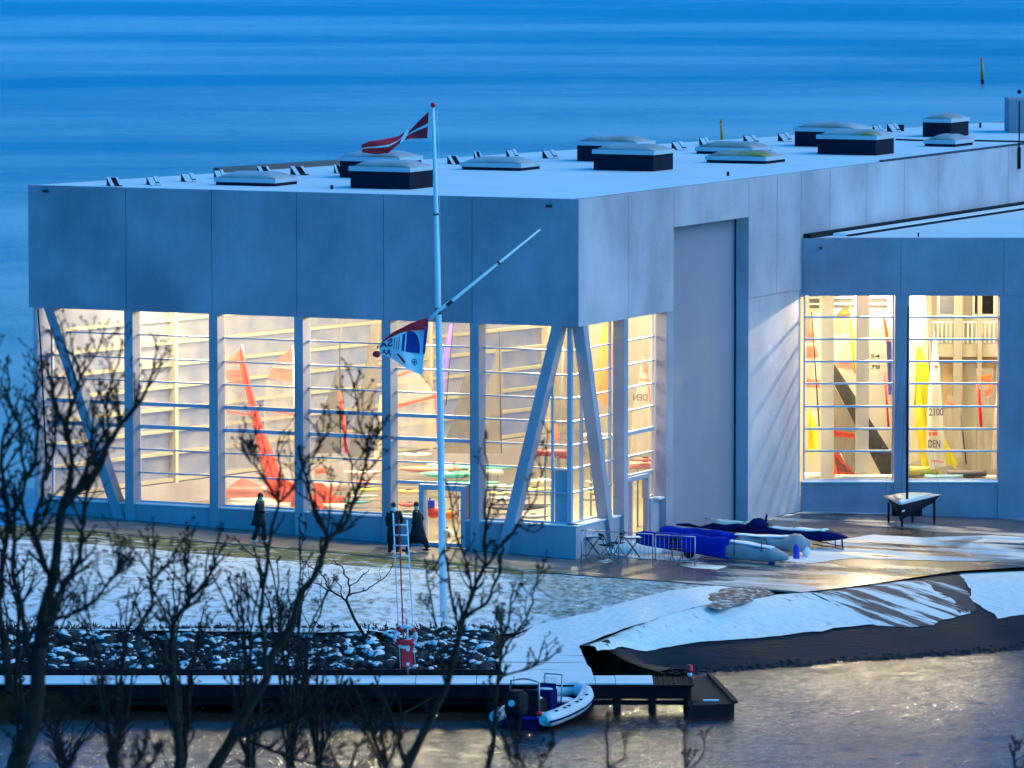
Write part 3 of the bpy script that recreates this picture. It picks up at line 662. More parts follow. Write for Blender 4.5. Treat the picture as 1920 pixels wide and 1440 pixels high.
# skylights
def skylight(xl, xc, xr, yb, tall, m='dome', back=0):
    p = at_z(xc, yb, ZT); q = p + e1 * 1
    ln = abs(onp(xl, yb - (xc - xl) * .03, p, n1).x - p.x) / abs(e1.x); wd = (onp(xr, yb - 3, p, n2) - p).length
    h = .62 if tall else .12
    mb = MB()
    def bx(a, z0, z1, mi=0):
        c = [p + e1 * s + e2 * t for s, t in ((-a, -a), (ln + a, -a), (ln + a, wd + a), (-a, wd + a))]
        mb.hexa([V((x.x, x.y, z0)) for x in c] + [V((x.x, x.y, z1)) for x in c], mi)
    bx(0, ZT - .02, ZT + h)
    o = part(mb, 'skylight', 'upstand_dark')
    mb = MB(); bx(.05, ZT + h, ZT + h + .16); mb.build('skylight_frame', 'skylight_frame', o)
    mb = MB(); rings = []
    zz = ZT + h + .16
    for i in range(11):
        s = ln * i / 10; t = 1.0
        endt = min(i, 10 - i) / 10 * ln
        hh = .20 * min(1, endt / .35 + .0) * (1 + .07 * (i % 3 == 0)); ring = []
        for j in range(9):
            a = math.pi * j / 8; x = p + e1 * s + e2 * (wd / 2 - math.cos(a) * wd / 2 * .99)
            ring.append(V((x.x, x.y, zz + .004 + math.sin(a) * hh)))
        ring.append(V((p.x + e1.x * s + e2.x * wd / 2, p.y + e1.y * s + e2.y * wd / 2, zz + .001)))
        rings.append(ring)
    mb.loft(rings, cap=True); mb.build('dome', m, o)
for a in [(405, 515, 557, 350, 0), (657, 768, 812, 356, 1), (637, 748, 790, 336, 1), (866, 976, 1012, 321, 0), (1113, 1225, 1262, 322, 1, 'dome'), (1082, 1192, 1226, 305, 1),
          (1325, 1435, 1472, 308, 0, 'dome_mossy'), (1306, 1410, 1446, 291, 0), (1533, 1642, 1676, 292, 1, 'dome_mossy'), (1490, 1598, 1632, 277, 1), (1734, 1790, 1824, 276, 0), (1730, 1782, 1816, 258, 1)]: skylight(*a)
# wedge shaped panels along the far roof edge
for px, py, ww, dark in [(197, 350, 33, 1), (272, 348, 30, 0), (337, 342, 34, 0), (399, 336, 26, 0), (480, 329, 32, 1), (543, 329, 37, 1), (625, 326, 18, 1), (838, 309, 30, 1), (888, 301, 18, 1), (949, 297, 26, 0), (1017, 298, 32, 0), (1260, 282, 30, 0), (1312, 274, 22, 0), (1395, 270, 32, 0), (1460, 266, 28, 0), (1638, 251, 22, 0), (1665, 248, 26, 0)]:
    p = at_z(px, py, ZT); k = p.y / F; L = ww * k * .78; h = 14 * k
    ex = V((.93, .36, 0)); ey = V((-.36, .93, 0)); mb = MB(); wd = .9
    ww_ = ww * k; ex = V((1, 0, 0)) * (ww_ * .66); ey = V((-ww_ * .34, .75, 0)); ez = V((0, 0, h * 1.05))
    fl = p + V((ww_ * .34, 0, 0)); fr_ = fl + ex; bl = fl + ey; br_ = fr_ + ey
    mb.mesh([fl, fr_, br_, bl, bl + ez, br_ + ez], [(0, 1, 2, 3), (0, 1, 5, 4), (0, 4, 3), (1, 2, 5), (3, 4, 5, 2)], 0)
    o = part(mb, 'solar_panel', 'black'); mb = MB(); up_ = V((0, -.01, .02))
    f = lambda u, v: (fl.lerp(fr_, u)).lerp((bl + ez).lerp(br_ + ez, u), v) + up_
    for u0, u1, v0, v1 in (((0, .32, 0, 1), (.78, 1.0, .1, 1)) if dark else ((0, .58, 0, .9), (.66, 1.02, .35, 1), (.62, .98, 0, .22))): mb.face([f(u0, v0), f(u1, v0), f(u1, v1), f(u0, v1)])
    mb.build('snow_cover', 'snow', o)
# little vents
for px, py, h in ((622, 355, 8), (1365, 330, 8), (1838, 240, 10), (1415, 268, 10), (1688, 246, 12)):
    p = at_z(px, py, ZT); mb = MB(); mb.tube([p - V((0, 0, .02)), p + V((0, 0, h * p.y / F))], .05 if h < 12 else .16, 8); part(mb, 'roof_vent', 'black')
# plant box and mast at the right end of the roof, rod fixed to the side wall
p = at_z(1892, 250, ZT); mb = MB(); q = at_z(1960, 252, ZT); mb.box((lerp(p.x, q.x, .5), p.y + 1.2, ZT + .72), (q.x - p.x, 2.4, 1.45)); part(mb, 'plant_room', 'concrete_annex', label='small grey box on the roof at the right edge')
p = onp(1911, 300, B + n2 * .06, n2); mb = MB(); mb.tube([at_y(1911, 318, p.y), at_y(1911, 190, p.y)], .03, 6); mb.tube([at_y(1911, 316, p.y), at_y(1911, 276, p.y)], .07, 6); mb.blob(at_y(1911, 172, p.y), .09); part(mb, 'lightning_rod', 'black')
for yy, xa, xb in ((262, 1680, 1735), (264, 1826, 1925)):
    a, b = at_z(xa, yy, ZT + .03), at_z(xb, yy + 2, ZT + .03); mb = MB(); mb.tube([a, b], .05, 5); part(mb, 'roof_cable', 'black')
# ceiling lamps in the hall
def lamp(parent, p, power, sx=3.0, sy=.35, rz=.4, col=(1, .84, .47), area=(3, 3)):
    mb = MB(); mb.box(p + V((0, 0, .08)), (sx, sy, .10), rz); o = mb.build('ceiling_lamp', 'paint_white', parent)
    mb = MB(); mb.box(p + V((0, 0, .01)), (sx * .96, sy * .8, .03), rz); mb.build('tube_light', 'bulb', o)
    l = bpy.data.lights.new('lamp_light', 'POINT'); l.shadow_soft_size = .22; l.energy = power; l.color = col
    lo = bpy.data.objects.new('lamp_light', l); COL.objects.link(lo); lo.location = p - V((0, 0, .05)); lo.rotation_euler = (0, 0, rz)
HP = 1150
for p in [(-11.6, 211.4), (-7.4, 210.2), (-3.0, 209.2), (1.2, 208.0), (4.2, 210.0), (-3, 215.5), (2.5, 214), (5, 222), (2, 232)]:
    lamp(hall, V((p[0], p[1], 8.75)), HP)

# ------------------------------------------------------------------ annex
annex = thing('sailing_annex', 'lower concrete wing with two lit windows full of sails', 'building', V((K.x + 5, YA, -.3)))
eX = V((1, 0, 0)); nY = V((0, -1, 0)); PA = V((0, YA, 0))
def xa(px, y=YA): return at_y(px, 700, y).x
def abox(mb, a, b, da, db, z0, z1, mi=0): wbox(mb, eX, nY, a, b, da, db, z0, z1, mi, P=PA)
def apart(mb, name, m, label=None):
    o = mb.build(name, m, annex)
    if label: o['label'] = label
    return o
xr = xa(2250)
jj = [xa(1503), xa(1688), xa(1881), xr]
for i in range(3):
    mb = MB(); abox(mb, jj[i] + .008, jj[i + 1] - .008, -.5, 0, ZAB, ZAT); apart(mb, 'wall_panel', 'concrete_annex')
mb = MB()
for x in jj[1:3]: abox(mb, x - .008, x + .008, -.3, -.03, ZAB, ZAT - .02)
apart(mb, 'panel_joint', 'dark_metal')
mb = MB(); abox(mb, xa(1678), xa(1702), -.5, -.03, -.9, ZAB - .002); apart(mb, 'column', 'concrete_annex')
mb = MB(); abox(mb, xa(1873), xr, -.5, -.03, -.9, ZAB - .002); apart(mb, 'pier', 'concrete_annex')
mb = MB(); abox(mb, xa(1503), xa(1678), -.5, -.06, -.9, ZAS); apart(mb, 'base_wall', 'concrete_annex')
mb = MB(); abox(mb, xa(1702), xa(1873), -.5, -.06, -.9, ZAS); apart(mb, 'base_wall', 'concrete_annex')
for a, b in ((1506, 1678), (1702, 1873)):
    mb = MB(); abox(mb, xa(a), xa(b), -.5, .0, ZAS, ZAS + .05); apart(mb, 'window_sill', 'paint_white')
RAZ = [at_y(1600, y, YA + .25).z for y in (845.6, 804, 762, 719, 677.6, 636, 594.5)]
for a, b in ((1507, 1677), (1703, 1874)):
    window(eX, nY, xa(a), xa(b), zlo=ZAS + .05, zhi=ZAB, rz=RAZ, thick=(), pane='glass_clear', d=-.30, parent=annex, P=PA, k=.035)
# roof with upstand
k1 = onp(1502, 450, B + n2 * .02, n2); k2 = B0 + e2 * 50 + n2 * .02
mb = MB(); mb.prism([(k1.x + .35, YA + .1), (xr, YA + .1), (xr + 6, k2.y), (k2.x + .3, k2.y)], ZAT - .4, ZAT - .01); apart(mb, 'roof', 'snow_roof')
mb = MB(); wbox(mb, e2, n2, 19.9, 50, .015, .30, ZAB + .3, ZAT + .16); apart(mb, 'roof_upstand', 'black')
mb = MB(); wbox(mb, e2, n2, 21.8, 50, .95, 1.15, ZAT - .1, ZAT + .05); apart(mb, 'roof_upstand', 'upstand_dark')
mb = MB(); wbox(mb, e2, n2, 21.8, 50, .42, .94, ZAT - .1, ZAT + .09); apart(mb, 'roof_snow', 'snow_roof')
p = at_y(1539, 465, YA - .05); mb = MB(); mb.box(p, (.1, .12, .08)); apart(mb, 'rain_spout', 'dark_metal')
p = at_y(1722, 444, YA + .3); mb = MB(); mb.tube([p, p + V((0, 0, .16))], .03, 6); apart(mb, 'roof_vent', 'black')
# annex room
mb = MB(); mb.prism([(k1.x + .1, YA + .5), (xr, YA + .5), (xr + 5, YA + 17), (k1.x + 7, YA + 17)], -.6, -.25); apart(mb, 'floor', 'inner_floor')
YB = YA + 13
mb = MB(); mb.box((xr - 3, YB + .1, 4.5), (16, .2, 10)); apart(mb, 'back_wall', 'cream')
mb = MB(); mb.box((xr, YA + 7, 4.5), (.2, 14, 10)); apart(mb, 'inner_wall', 'cream_wall')
for px, ww, y in ((1551, 24, YA + 3), (1617, 24, YA + 2.2), (1738, 14, YB - 1), (1795, 16, YB - 1), (1836, 8, YB - 1)):
    q = at_y(px, 700, y); mb = MB(); mb.box((q.x, y, 4.6), (ww * y / F, .35, 9.8)); apart(mb, 'inner_column', 'cream' if px < 1700 else 'cream_wall')
# gallery: parapet beam, railings, windows, picture
zg = at_y(1800, 640, YB - .6).z
mb = MB(); mb.box((at_y(1810, 700, YB).x, YB - .6, zg - .35), (6.5, .3, .5)); apart(mb, 'gallery', 'cream')
mb = MB()
xg0, xg1 = at_y(1742, 600, YB - .8).x, at_y(1868, 600, YB - .8).x
x = xg0
while x < xg1: mb.box((x, YB - .8, zg + .35), (.05, .03, .8)); x += .17
mb.box(((xg0 + xg1) / 2, YB - .8, zg + .78), (xg1 - xg0, .06, .07)); apart(mb, 'railing', 'paint_white')
for a, b in ((1762, 1798), (1828, 1862)):
    p0, p1_ = at_y(a, 545, YB - .02), at_y(b, 588, YB - .02); mb = MB(); mb.box(((p0.x + p1_.x) / 2, YB - .03, (p0.z + p1_.z) / 2), (p1_.x - p0.x + .2, .06, p0.z - p1_.z + .2)); o = apart(mb, 'gallery_window', 'paint_white')
    mb = MB(); mb.box(((p0.x + p1_.x) / 2, YB - .08, (p0.z + p1_.z) / 2), (p1_.x - p0.x, .04, p0.z - p1_.z)); mb.build('pane', 'steel' if a < 1800 else 'wood_dark', o)
for a, b, c, d_ in ((1770, 665, 1806, 770), (1830, 665, 1866, 700)):
    p0, p1_ = at_y(a, c, YB - .02), at_y(b, d_, YB - .02)
for (a, b, c, d_) in ((1770, 1806, 668, 762), (1832, 1866, 668, 690)):
    p0, p1_ = at_y(a, c, YB - .04), at_y(b, d_, YB - .04); mb = MB(); mb.box(((p0.x + p1_.x) / 2, YB - .05, (p0.z + p1_.z) / 2), (p1_.x - p0.x, .06, p0.z - p1_.z)); apart(mb, 'cupboard', 'brick_tone')
# dark upper windows behind the left window
for a, b in ((1564, 1602), (1630, 1664), (1518, 1536)):
    y = YA + 4.5; p0, p1_ = at_y(a, 545, y), at_y(b, 578, y); mb = MB(); mb.box(((p0.x + p1_.x) / 2, y, (p0.z + p1_.z) / 2), (p1_.x - p0.x, .1, p0.z - p1_.z)); o = apart(mb, 'inner_window', 'ink_grey')
    mb = MB(); 
    for zz in (.25, .62): mb.box(((p0.x + p1_.x) / 2, y - .07, lerp(p1_.z, p0.z, zz)), (p1_.x - p0.x, .05, .06))
    mb.build('frame', 'paint_white', o)
yq = YA + 5; mb = MB(); mb.box((at_y(1590, 700, yq).x, yq + .1, 4.6), (3.6, .2, 9.8)); apart(mb, 'partition', 'cream')
for p in [(13.5, YA + 2.8), (17.0, YA + 3.2), (15.5, YA + 8.5), (19.5, YA + 9)]:
    lamp(annex, V((p[0], p[1], 8.9)), 430, sx=1.6, rz=0, area=(1.5, 1.5))
# bright spot lamp near the left window
l = bpy.data.lights.new('lamp_light', 'POINT'); l.energy = 2100; l.color = (1, .80, .50); l.shadow_soft_size = .10
lo = bpy.data.objects.new('lamp_light', l); COL.objects.link(lo); lo.location = (14.0, YA + 4.2, 8.55)
mb = MB(); mb.blob((14.0, YA + 4.2, 8.85), (.2, .2, .12)); mb.build('ceiling_lamp', 'bulb', annex)

# ------------------------------------------------------------------ jetty, platform, walls by the water
ZJ = -.55
jf = at_z(600, 1284, ZJ).y; jb = at_z(600, 1268, ZJ).y
x0 = at_z(-300, 1280, ZJ).x; x1 = at_z(1292, 1280, ZJ).x; xw = at_z(1225, 1280, ZJ).x
jet = thing('jetty', 'long low timber jetty with snow on its deck along the foot of the bank', 'jetty', ((x0 + x1) / 2, jf, ZJ))
rot = math.atan2(-1, 300)
mb = MB(); x = x0
while x < x1: mb.box((x + .07, (jf + jb) / 2, ZJ - .035), (.13, jb - jf, .05)); x += .15
mb.build('deck', 'wood_dark', jet)
mb = MB(); x = x0
while x < xw:
    L = R.uniform(.6, 2.4)
    if x + L > xw: L = xw - x
    mb.box((x + L / 2, (jf + jb) / 2 + .03, ZJ + .012), (L - .02, (jb - jf) * R.uniform(.88, .96), .04)); x += L
mb.build('snow_cover', 'snow', jet)
mb = MB(); mb.box(((x0 + x1) / 2, jf - .05, ZJ - .02), (x1 - x0, .1, .05)); mb.build('edge_board', 'wood_dark', jet)
mb = MB(); mb.box(((x0 + x1) / 2, jf + .02, ZJ - .24), (x1 - x0, .14, .34)); mb.build('beam', 'wood_dark', jet)
mb = MB(); mb.box(((x0 + x1) / 2, jf + .15, ZW + .30), (x1 - x0, .12, .14)); mb.build('lower_beam', 'wood_dark', jet)
x = x0 + .4; nP = 0
while x < x1:
    mb = MB(); mb.tube([(x, jf + .1, ZW - 1), (x, jf + .1, ZJ - .06)], .12, 8); mb.build('pile', 'wood_dark', jet); x += 1.9 if x < at_z(1100, 1280, ZJ).x else 1.05
mb = MB(); x = x0
while x < at_z(930, 1280, ZJ).x: mb.box((x + .1, jb + .08, ZJ - .6), (.19, .12, 1.6)); x += .2
mb.build('sheet_wall', 'wood_dark', jet)
# fenders/white patches under the deck edge
# floating pontoon at the right end
q = [at_z(1286, 1272, -1.0), at_z(1325, 1266, -1.0), at_z(1377, 1318, -1.0), at_z(1290, 1322, -1.0)]
po = thing('pontoon', 'dark floating pontoon at the right end of the jetty with a snow streak', 'pontoon', (q[2] + q[3]) / 2)
mb = MB(); mb.prism([p.xy for p in q], ZW - .2, -1.02); mb.build('float', 'black', po)
mb = MB(); mb.hexa([V((p.x, p.y, -1.02)) for p in (q[1], q[1] + V((.14, 0, 0)), q[2] + V((.1, 0, 0)), q[2] - V((.06, 0, 0)))] + [V((p.x, p.y, -.92)) for p in (q[1], q[1] + V((.14, 0, 0)), q[2] + V((.1, 0, 0)), q[2] - V((.06, 0, 0)))]); mb.build('kerb', 'black', po)
mb = MB(); a, b = at_z(1318, 1313, -1.0), at_z(1348, 1313, -1.0); mb.box(((a.x + b.x) / 2, a.y, -1.0), (b.x - a.x, .2, .03)); mb.build('snow_cover', 'snow', po)
p = at_z(1293, 1268, ZJ + .0); ml = thing('mooring_light', 'small red and white marker post on the end of the jetty', 'marker', p)
mb = MB(); mb.tube([p, p + V((0, 0, .12))], .07, 8); mb.build('base', 'paint_white', ml); mb = MB(); mb.tube([p + V((0, 0, .12)), p + V((0, 0, .26))], .10, 8); mb.blob(p + V((0, 0, .27)), .1, 8, 5); mb.build('cap', 'red', ml)
# landing platform with planks, flank walls
zp = lambda x, y: lerp(ZJ + .02, land(x, y), clamp((y - jb) / 5))
sheet('landing', [(948, 1268), (930, 1236), (1000, 1211), (1085, 1210), (1112, 1268)], land, 'plank_snow', lift=.03)
def wallface(name, pts, zt, m, zb=ZW - .3, th=.15, lbl=None):
    mb = MB()
    for (a, b) in zip(pts[:-1], pts[1:]):
        d = (b - a); n = V((-d.y, d.x, 0)).normalized() * th
        mb.hexa([V((a.x, a.y, zb)), V((b.x, b.y, zb)), V((b.x + n.x, b.y + n.y, zb)), V((a.x + n.x, a.y + n.y, zb)), a, b, b + n, a + n])
    return mb.build(name, m)
w1 = [at_f(1085, 1211, ramp), at_f(1160, 1235, ramp), at_f(1245, 1262, ramp)]
wq = [w1[0].lerp(w1[2], i / 14) for i in range(2, 15)]; wq = [V((q.x, q.y, ramp(q.x, q.y) - .03)) for q in wq]
o = wallface('retaining_wall', wq, 0, 'moss'); tag(o, 'mossy dark wall holding the left edge of the slipway', 'retaining wall')
w2 = [at_f(930, 1190, land), at_f(952, 1266, land)]
o = wallface('bank_wall', [w2[0], w2[1]], 0, 'moss', th=.2); tag(o, 'dark timber wall ending the boulder bank beside the landing', 'retaining wall')
pe = [at_f(1086, 1211, land), at_f(1113, 1268, land)]
o = wallface('platform_wall', [pe[0] - V((0, 0, .02)), pe[1] - V((0, 0, .02))], 0, 'wood_dark', th=-.15); tag(o, 'dark side wall under the right edge of the snowy landing', 'retaining wall')

# ------------------------------------------------------------------ flagpole and flags
pb = at_f(832, 1156, land); YP = pb.y
pole = thing('flagpole', 'tall white flagpole on the lawn with a slanting yardarm', 'flagpole', pb)
Pp = lambda px, py, dy=0.: at_y(px, py, YP + dy)
mb = MB(); pts = [(832, 1158), (829, 1000), (826, 800), (822, 583), (818, 400), (815, 300), (812, 202)]; k = YP / F
mb.tube([Pp(*q) for q in pts], [7.5 * k, 7.2 * k, 6.6 * k, 5.8 * k, 4.6 * k, 3.8 * k, 2.8 * k], 12); mb.build('pole', 'paint_white', pole)
mb = MB(); mb.blob(Pp(812, 197), 5 * k, 10, 6); mb.build('finial', 'red', pole)
mb = MB(); mb.tube([Pp(805, 600, .05), Pp(822, 582, -.14), Pp(850, 562), Pp(1013, 430, -.3)], [3.6 * k, 3.6 * k, 3.4 * k, 1.8 * k], 10); mb.build('yardarm', 'paint_white', pole)
for a, b in ((Pp(822, 577), Pp(822, 589)), (Pp(817.5, 400), Pp(817.7, 403)),): 
    mb = MB(); mb.tube([a, b], 7.2 * k if (a - b).length > .1 else 5.6 * k, 10); mb.build('collar', 'dark_metal', pole)
mb = MB(); mb.tube([Pp(934, 494, -.2), Pp(937, 491.5, -.2)], 4 * k, 8); mb.build('collar', 'dark_metal', pole)
mb = MB(); mb.tube([Pp(838, 573, -.1), Pp(848, 564, -.1)], 3.6 * k, 8); mb.build('collar', 'dark_metal', pole)
mb = MB(); mb.tube([Pp(820, 205, -.1), Pp(823, 285, -.1), Pp(827, 580, -.15), Pp(835, 1080, -.2)], .008, 4); mb.tube([Pp(806, 205), Pp(812, 300), Pp(818, 575)], .007, 4); mb.build('halyard', 'paint_white', pole)
def curve(pts, t):
    L = [0]
    for a, b in zip(pts[:-1], pts[1:]): L.append(L[-1] + math.hypot(b[0] - a[0], b[1] - a[1]))
    d = t * L[-1]
    for i in range(len(pts) - 1):
        if d <= L[i + 1] or i == len(pts) - 2:
            u = (d - L[i]) / (L[i + 1] - L[i]); return (lerp(pts[i][0], pts[i + 1][0], u), lerp(pts[i][1], pts[i + 1][1], u))
# Danish flag, streaming left
topc = [(804, 209), (786, 226), (770, 243), (762, 244), (748, 255), (720, 261), (692, 265), (677, 272)]
botc = [(801, 259), (785, 260), (768, 260), (762, 262), (750, 268), (728, 287), (705, 289), (679, 286)]
def flagpt(s, t, top, bot, dz=.18, f=5, ph=0., off=0.):
    a, b = curve(top, s), curve(bot, s)
    return at_y(lerp(a[0], b[0], t), lerp(a[1], b[1], t), YP + .1 + dz * math.sin(f * s + ph + t * 2.2) * min(1, s * 4) - off)
NS, NT = 74, 34; mb = MB()
vs = [flagpt(i / NS, j / NT, topc, botc) for j in range(NT + 1) for i in range(NS + 1)]
mb.mesh(vs, [], 0)
for j in range(NT):
    for i in range(NS):
        cross = (25 <= i < 30) or (15 <= j < 19)
        a = j * (NS + 1) + i; mb.f.append((a, a + 1, a + NS + 2, a + NS + 1)); mb.m.append(1 if cross else 0); mb.sm.append(True)
tag(mb.build('flag', ['flag_red', 'flag_white']), 'red flag with a white cross flying from the top of the flagpole', 'flag')
# club flag hanging from the yardarm, seen from behind so its writing is mirrored
def cf(u, v, off=0.):  # u 0..1 from hoist (right) to fly (left), v down
    a = lerp(802, 712, u), lerp(600, 643, u) - 6 * math.sin(u * 3.1)
    b = lerp(791, 712, u), lerp(702, 664, u) + 3 * math.sin(u * 6)
    return at_y(lerp(a[0], b[0], v), lerp(a[1], b[1], v), YP + .05 + .12 * math.sin(u * 7 + v * 2) * min(1, u * 4 + .1) - off)
mb = MB(); n = 28
vs = [cf(i / n, j / n) for j in range(n + 1) for i in range(n + 1)]
mb.mesh(vs, [(j * (n + 1) + i, j * (n + 1) + i + 1, (j + 1) * (n + 1) + i + 1, (j + 1) * (n + 1) + i) for j in range(n) for i in range(n)], 0, True)
cfl = tag(mb.build('club_flag', 'flag_white'), 'white sailing club flag with blue sail emblem and red fold hanging from the yardarm', 'flag')
def decal(poly, name, m, off=.012):
    mb = MB(); mb.face([cf(u, v, off) for u, v in poly]); mb.build(name, m, cfl)
def strip(poly, name, m, off=.012, seg=8):
    """quad given by two edges subdivided so that it follows the cloth"""
    (a, b, c, d) = poly; mb = MB(); g = []
    for j in range(seg + 1):
        t = j / seg; l = (lerp(a[0], d[0], t), lerp(a[1], d[1], t)); r = (lerp(b[0], c[0], t), lerp(b[1], c[1], t))
        g.append([cf(lerp(l[0], r[0], i / seg), lerp(l[1], r[1], i / seg), off) for i in range(seg + 1)])
    for j in range(seg):
        for i in range(seg): mb.face([g[j][i], g[j][i + 1], g[j + 1][i + 1], g[j + 1][i]])
    mb.build(name, m, cfl)
strip([(0, 0), (.95, -.02), (.95, .10), (0, .10)], 'red_fold', 'red', .03)
mb = MB(); mb.mesh([at_y(803, 595, YP - .1), at_y(796, 618, YP - .1), at_y(745, 622, YP - .14), at_y(716, 640, YP - .1), at_y(735, 624, YP - .2), at_y(770, 606, YP - .2)], [(0, 1, 2, 3, 4, 5)]); mb.build('red_fold', 'flag_red', cfl)
mb = MB(); mb.mesh([at_y(803, 597, YP - .05), at_y(803, 612, YP - .05), at_y(797, 664, YP + .02), at_y(793, 664, YP + .02), at_y(796, 620, YP - .1)], [(0, 1, 2, 3, 4)]); mb.build('blue_edge', 'flag_blue', cfl)
mb = MB(); c = at_y(706, 664, YP - .05); mb.blob(c, (.13, .06, .11), 10, 6); mb.build('red_fold', 'flag_red', cfl)
# blue quarter sail and stripes
mb = MB(); ctr = (.42, .62)
ar = [(.42 - .32 * math.sin(a), .62 - .50 * math.cos(a)) for a in [math.pi / 2 * i / 10 for i in range(11)]]
for a, b in zip(ar[:-1], ar[1:]): mb.face([cf(.42, .62, .014), cf(*a, .014), cf(*b, .014)])
mb.build('sail_emblem', 'flag_blue', cfl)
strip([(.45, .16), (.51, .17), (.51, .62), (.45, .62)], 'stripe', 'flag_blue'); strip([(.57, .20), (.585, .20), (.585, .60), (.57, .60)], 'stripe', 'flag_red'); strip([(.62, .22), (.63, .22), (.63, .60), (.62, .60)], 'stripe', 'flag_red'); strip([(.25, .70), (.5, .72), (.55, .78), (.3, .80)], 'stripe', 'flag_red') if False else None
strip([(.40, .86), (.60, .72), (.60, .78), (.42, .93)], 'stripe', 'flag_red')
strip([(.68, .22), (.69, .22), (.69, .60), (.68, .60)], 'stripe', 'navy_ink')
mb = MB()
for i in range(14):
    a0, a1 = 2 * math.pi * i / 14, 2 * math.pi * (i + 1) / 14
    for r0_, r1_ in ((.050, .066), (.0, .028)):
        f = lambda a, r: cf(.20 + r * math.cos(a), .80 + r * .95 * math.sin(a), .014)
        mb.face([f(a0, r0_), f(a1, r0_), f(a1, r1_), f(a0, r1_)])
mb.build('ring_emblem', 'navy_ink', cfl)
def ftext(txt, u0, v0, wd, ht, name='lettering'):
    vs, fs = text_geo(txt, 1.0, True); mx = max(v.x for v in vs); my = max(v.y for v in vs)
    mb = MB(); mb.mesh([cf(u0 + v.x / mx * wd, v0 - v.y / my * ht, .016) for v in vs], fs); mb.build(name, 'navy_ink', cfl)
ftext('SAI', .72, .50, .34, .34); ftext('AA', .74, .93, .22, .30)

# ------------------------------------------------------------------ rescue post on the jetty
rp = at_z(765, 1268, ZJ); YR = rp.y; Q = lambda px, py, dy=0.: at_y(px, py, YR + dy); k = YR / F
res = thing('rescue_post', 'red and white rescue post on the jetty with ladder and boat hook', 'rescue post', rp)
mb = MB(); mb.tube([Q(765, 1270), Q(763, 1160)], .035, 8); mb.build('post', 'steel', res)
mb = MB()
for a, b in (((737, 962), (751, 1262)), ((763, 975), (779, 1262))): mb.tube([Q(*a, .2), Q(lerp(a[0], b[0], .35), lerp(a[1], b[1], .35), .2), Q(*b, .2)], [.026, .020, .010], 6)
for i in range(5):
    y = 984 + i * 19.5 + (0 if i < 5 else 4); t = (y - 965) / 297; xl, xr_ = lerp(737, 751, t), lerp(762, 779, t)
    mb.tube([Q(xl, y, .2), Q(xr_, y, .2)], .026, 6)
mb.build('ladder', 'paint_white', res)
mb = MB(); a, b = Q(748, 975, -.06), Q(757, 1215, -.06)
for i in range(40): mb.tube([a.lerp(b, i / 40), a.lerp(b, (i + 1) / 40)], .022, 6, mi=i % 2 if i > 14 else 0)
mb.build('boat_hook', ['red', 'bright_red'], res)
mb = MB(); a = Q(764, 1227, -.12); mb.box((a.x, a.y, a.z), (.33, .16, 46 * k), 0); o = mb.build('rescue_box', 'bright_red', res)
for py in (1218, 1245): mb = MB(); mb.box(Q(765, py, -.21), (.09, .01, .09)); mb.build('label_plate', 'paint_white', o)
lb = thing('lifebuoy', 'white lifebuoy with red bands hanging on the rescue post', 'lifebuoy', Q(761, 1193, -.15))
c = Q(760, 1194, -.2); mb = MB(); mb2 = MB(); Rr, rr = .31, .065
for i in range(28):
    a0, a1 = 2 * math.pi * i / 28, 2 * math.pi * (i + 1) / 28
    tgt = mb2 if (i % 7) in (2, 3) else mb
    tgt.tube([c + V((math.cos(a0) * Rr, 0, math.sin(a0) * Rr)), c + V((math.cos(a1) * Rr, 0, math.sin(a1) * Rr))], rr * (1.02 if tgt is mb2 else 1), 8, cap=False)
mb.build('ring', 'rubber_white', lb); mb2.build('red_band', 'bright_red', lb)
mb = MB(); mb.loft([[Q(x, y, d) for x, y, d in ((742, 1197 , -.1), (742, 1200, -.25), (742, 1197, -.25))], [Q(x, y, d) for x, y, d in ((750, 1203, -.1), (752, 1210, -.3), (752, 1200, -.3))], [Q(x, y, d) for x, y, d in ((772, 1203, -.1), (770, 1210, -.3), (772, 1200, -.3))], [Q(x, y, d) for x, y, d in ((780, 1195, -.1), (780, 1198, -.25), (780, 1194, -.25))]]); mb.build('holder', 'bright_red', res)

# ------------------------------------------------------------------ sea marks
for (px, py, h, lbl) in ((1842, 157, 50, 'yellow beacon post standing in the sea at the upper right'), (1354, 268, 46, 'yellow beacon post rising just behind the hall roof')):
    p = at_z(px, py + (0 if px > 1800 else 16), ZW); k = p.y / F; H = (h + (0 if px > 1800 else 16)) * k
    b = thing('sea_beacon', lbl, 'beacon', p)
    mb = MB(); mb.tube([p - V((0, 0, 1)), p + V((0, 0, H * .16))], 3 * k, 8); mb.build('pile', 'black', b)
    mb = MB(); mb.tube([p + V((0, 0, H * .16)), p + V((-.02, 0, H * .55)), p + V((-.08, 0, H * .82))], [3.3 * k, 2.9 * k, 2.3 * k], 8); mb.build('pole', 'orange_paint', b)
    mb = MB(); t = p + V((-.1, 0, H * .84)); mb.tube([t + V((-2.2 * k, 0, 0)), t + V((2.2 * k, 0, H * .14))], 1.3 * k, 5); mb.tube([t + V((2.2 * k, 0, 0)), t + V((-2.2 * k, 0, H * .14))], 1.3 * k, 5); mb.build('topmark', 'orange_paint', b)

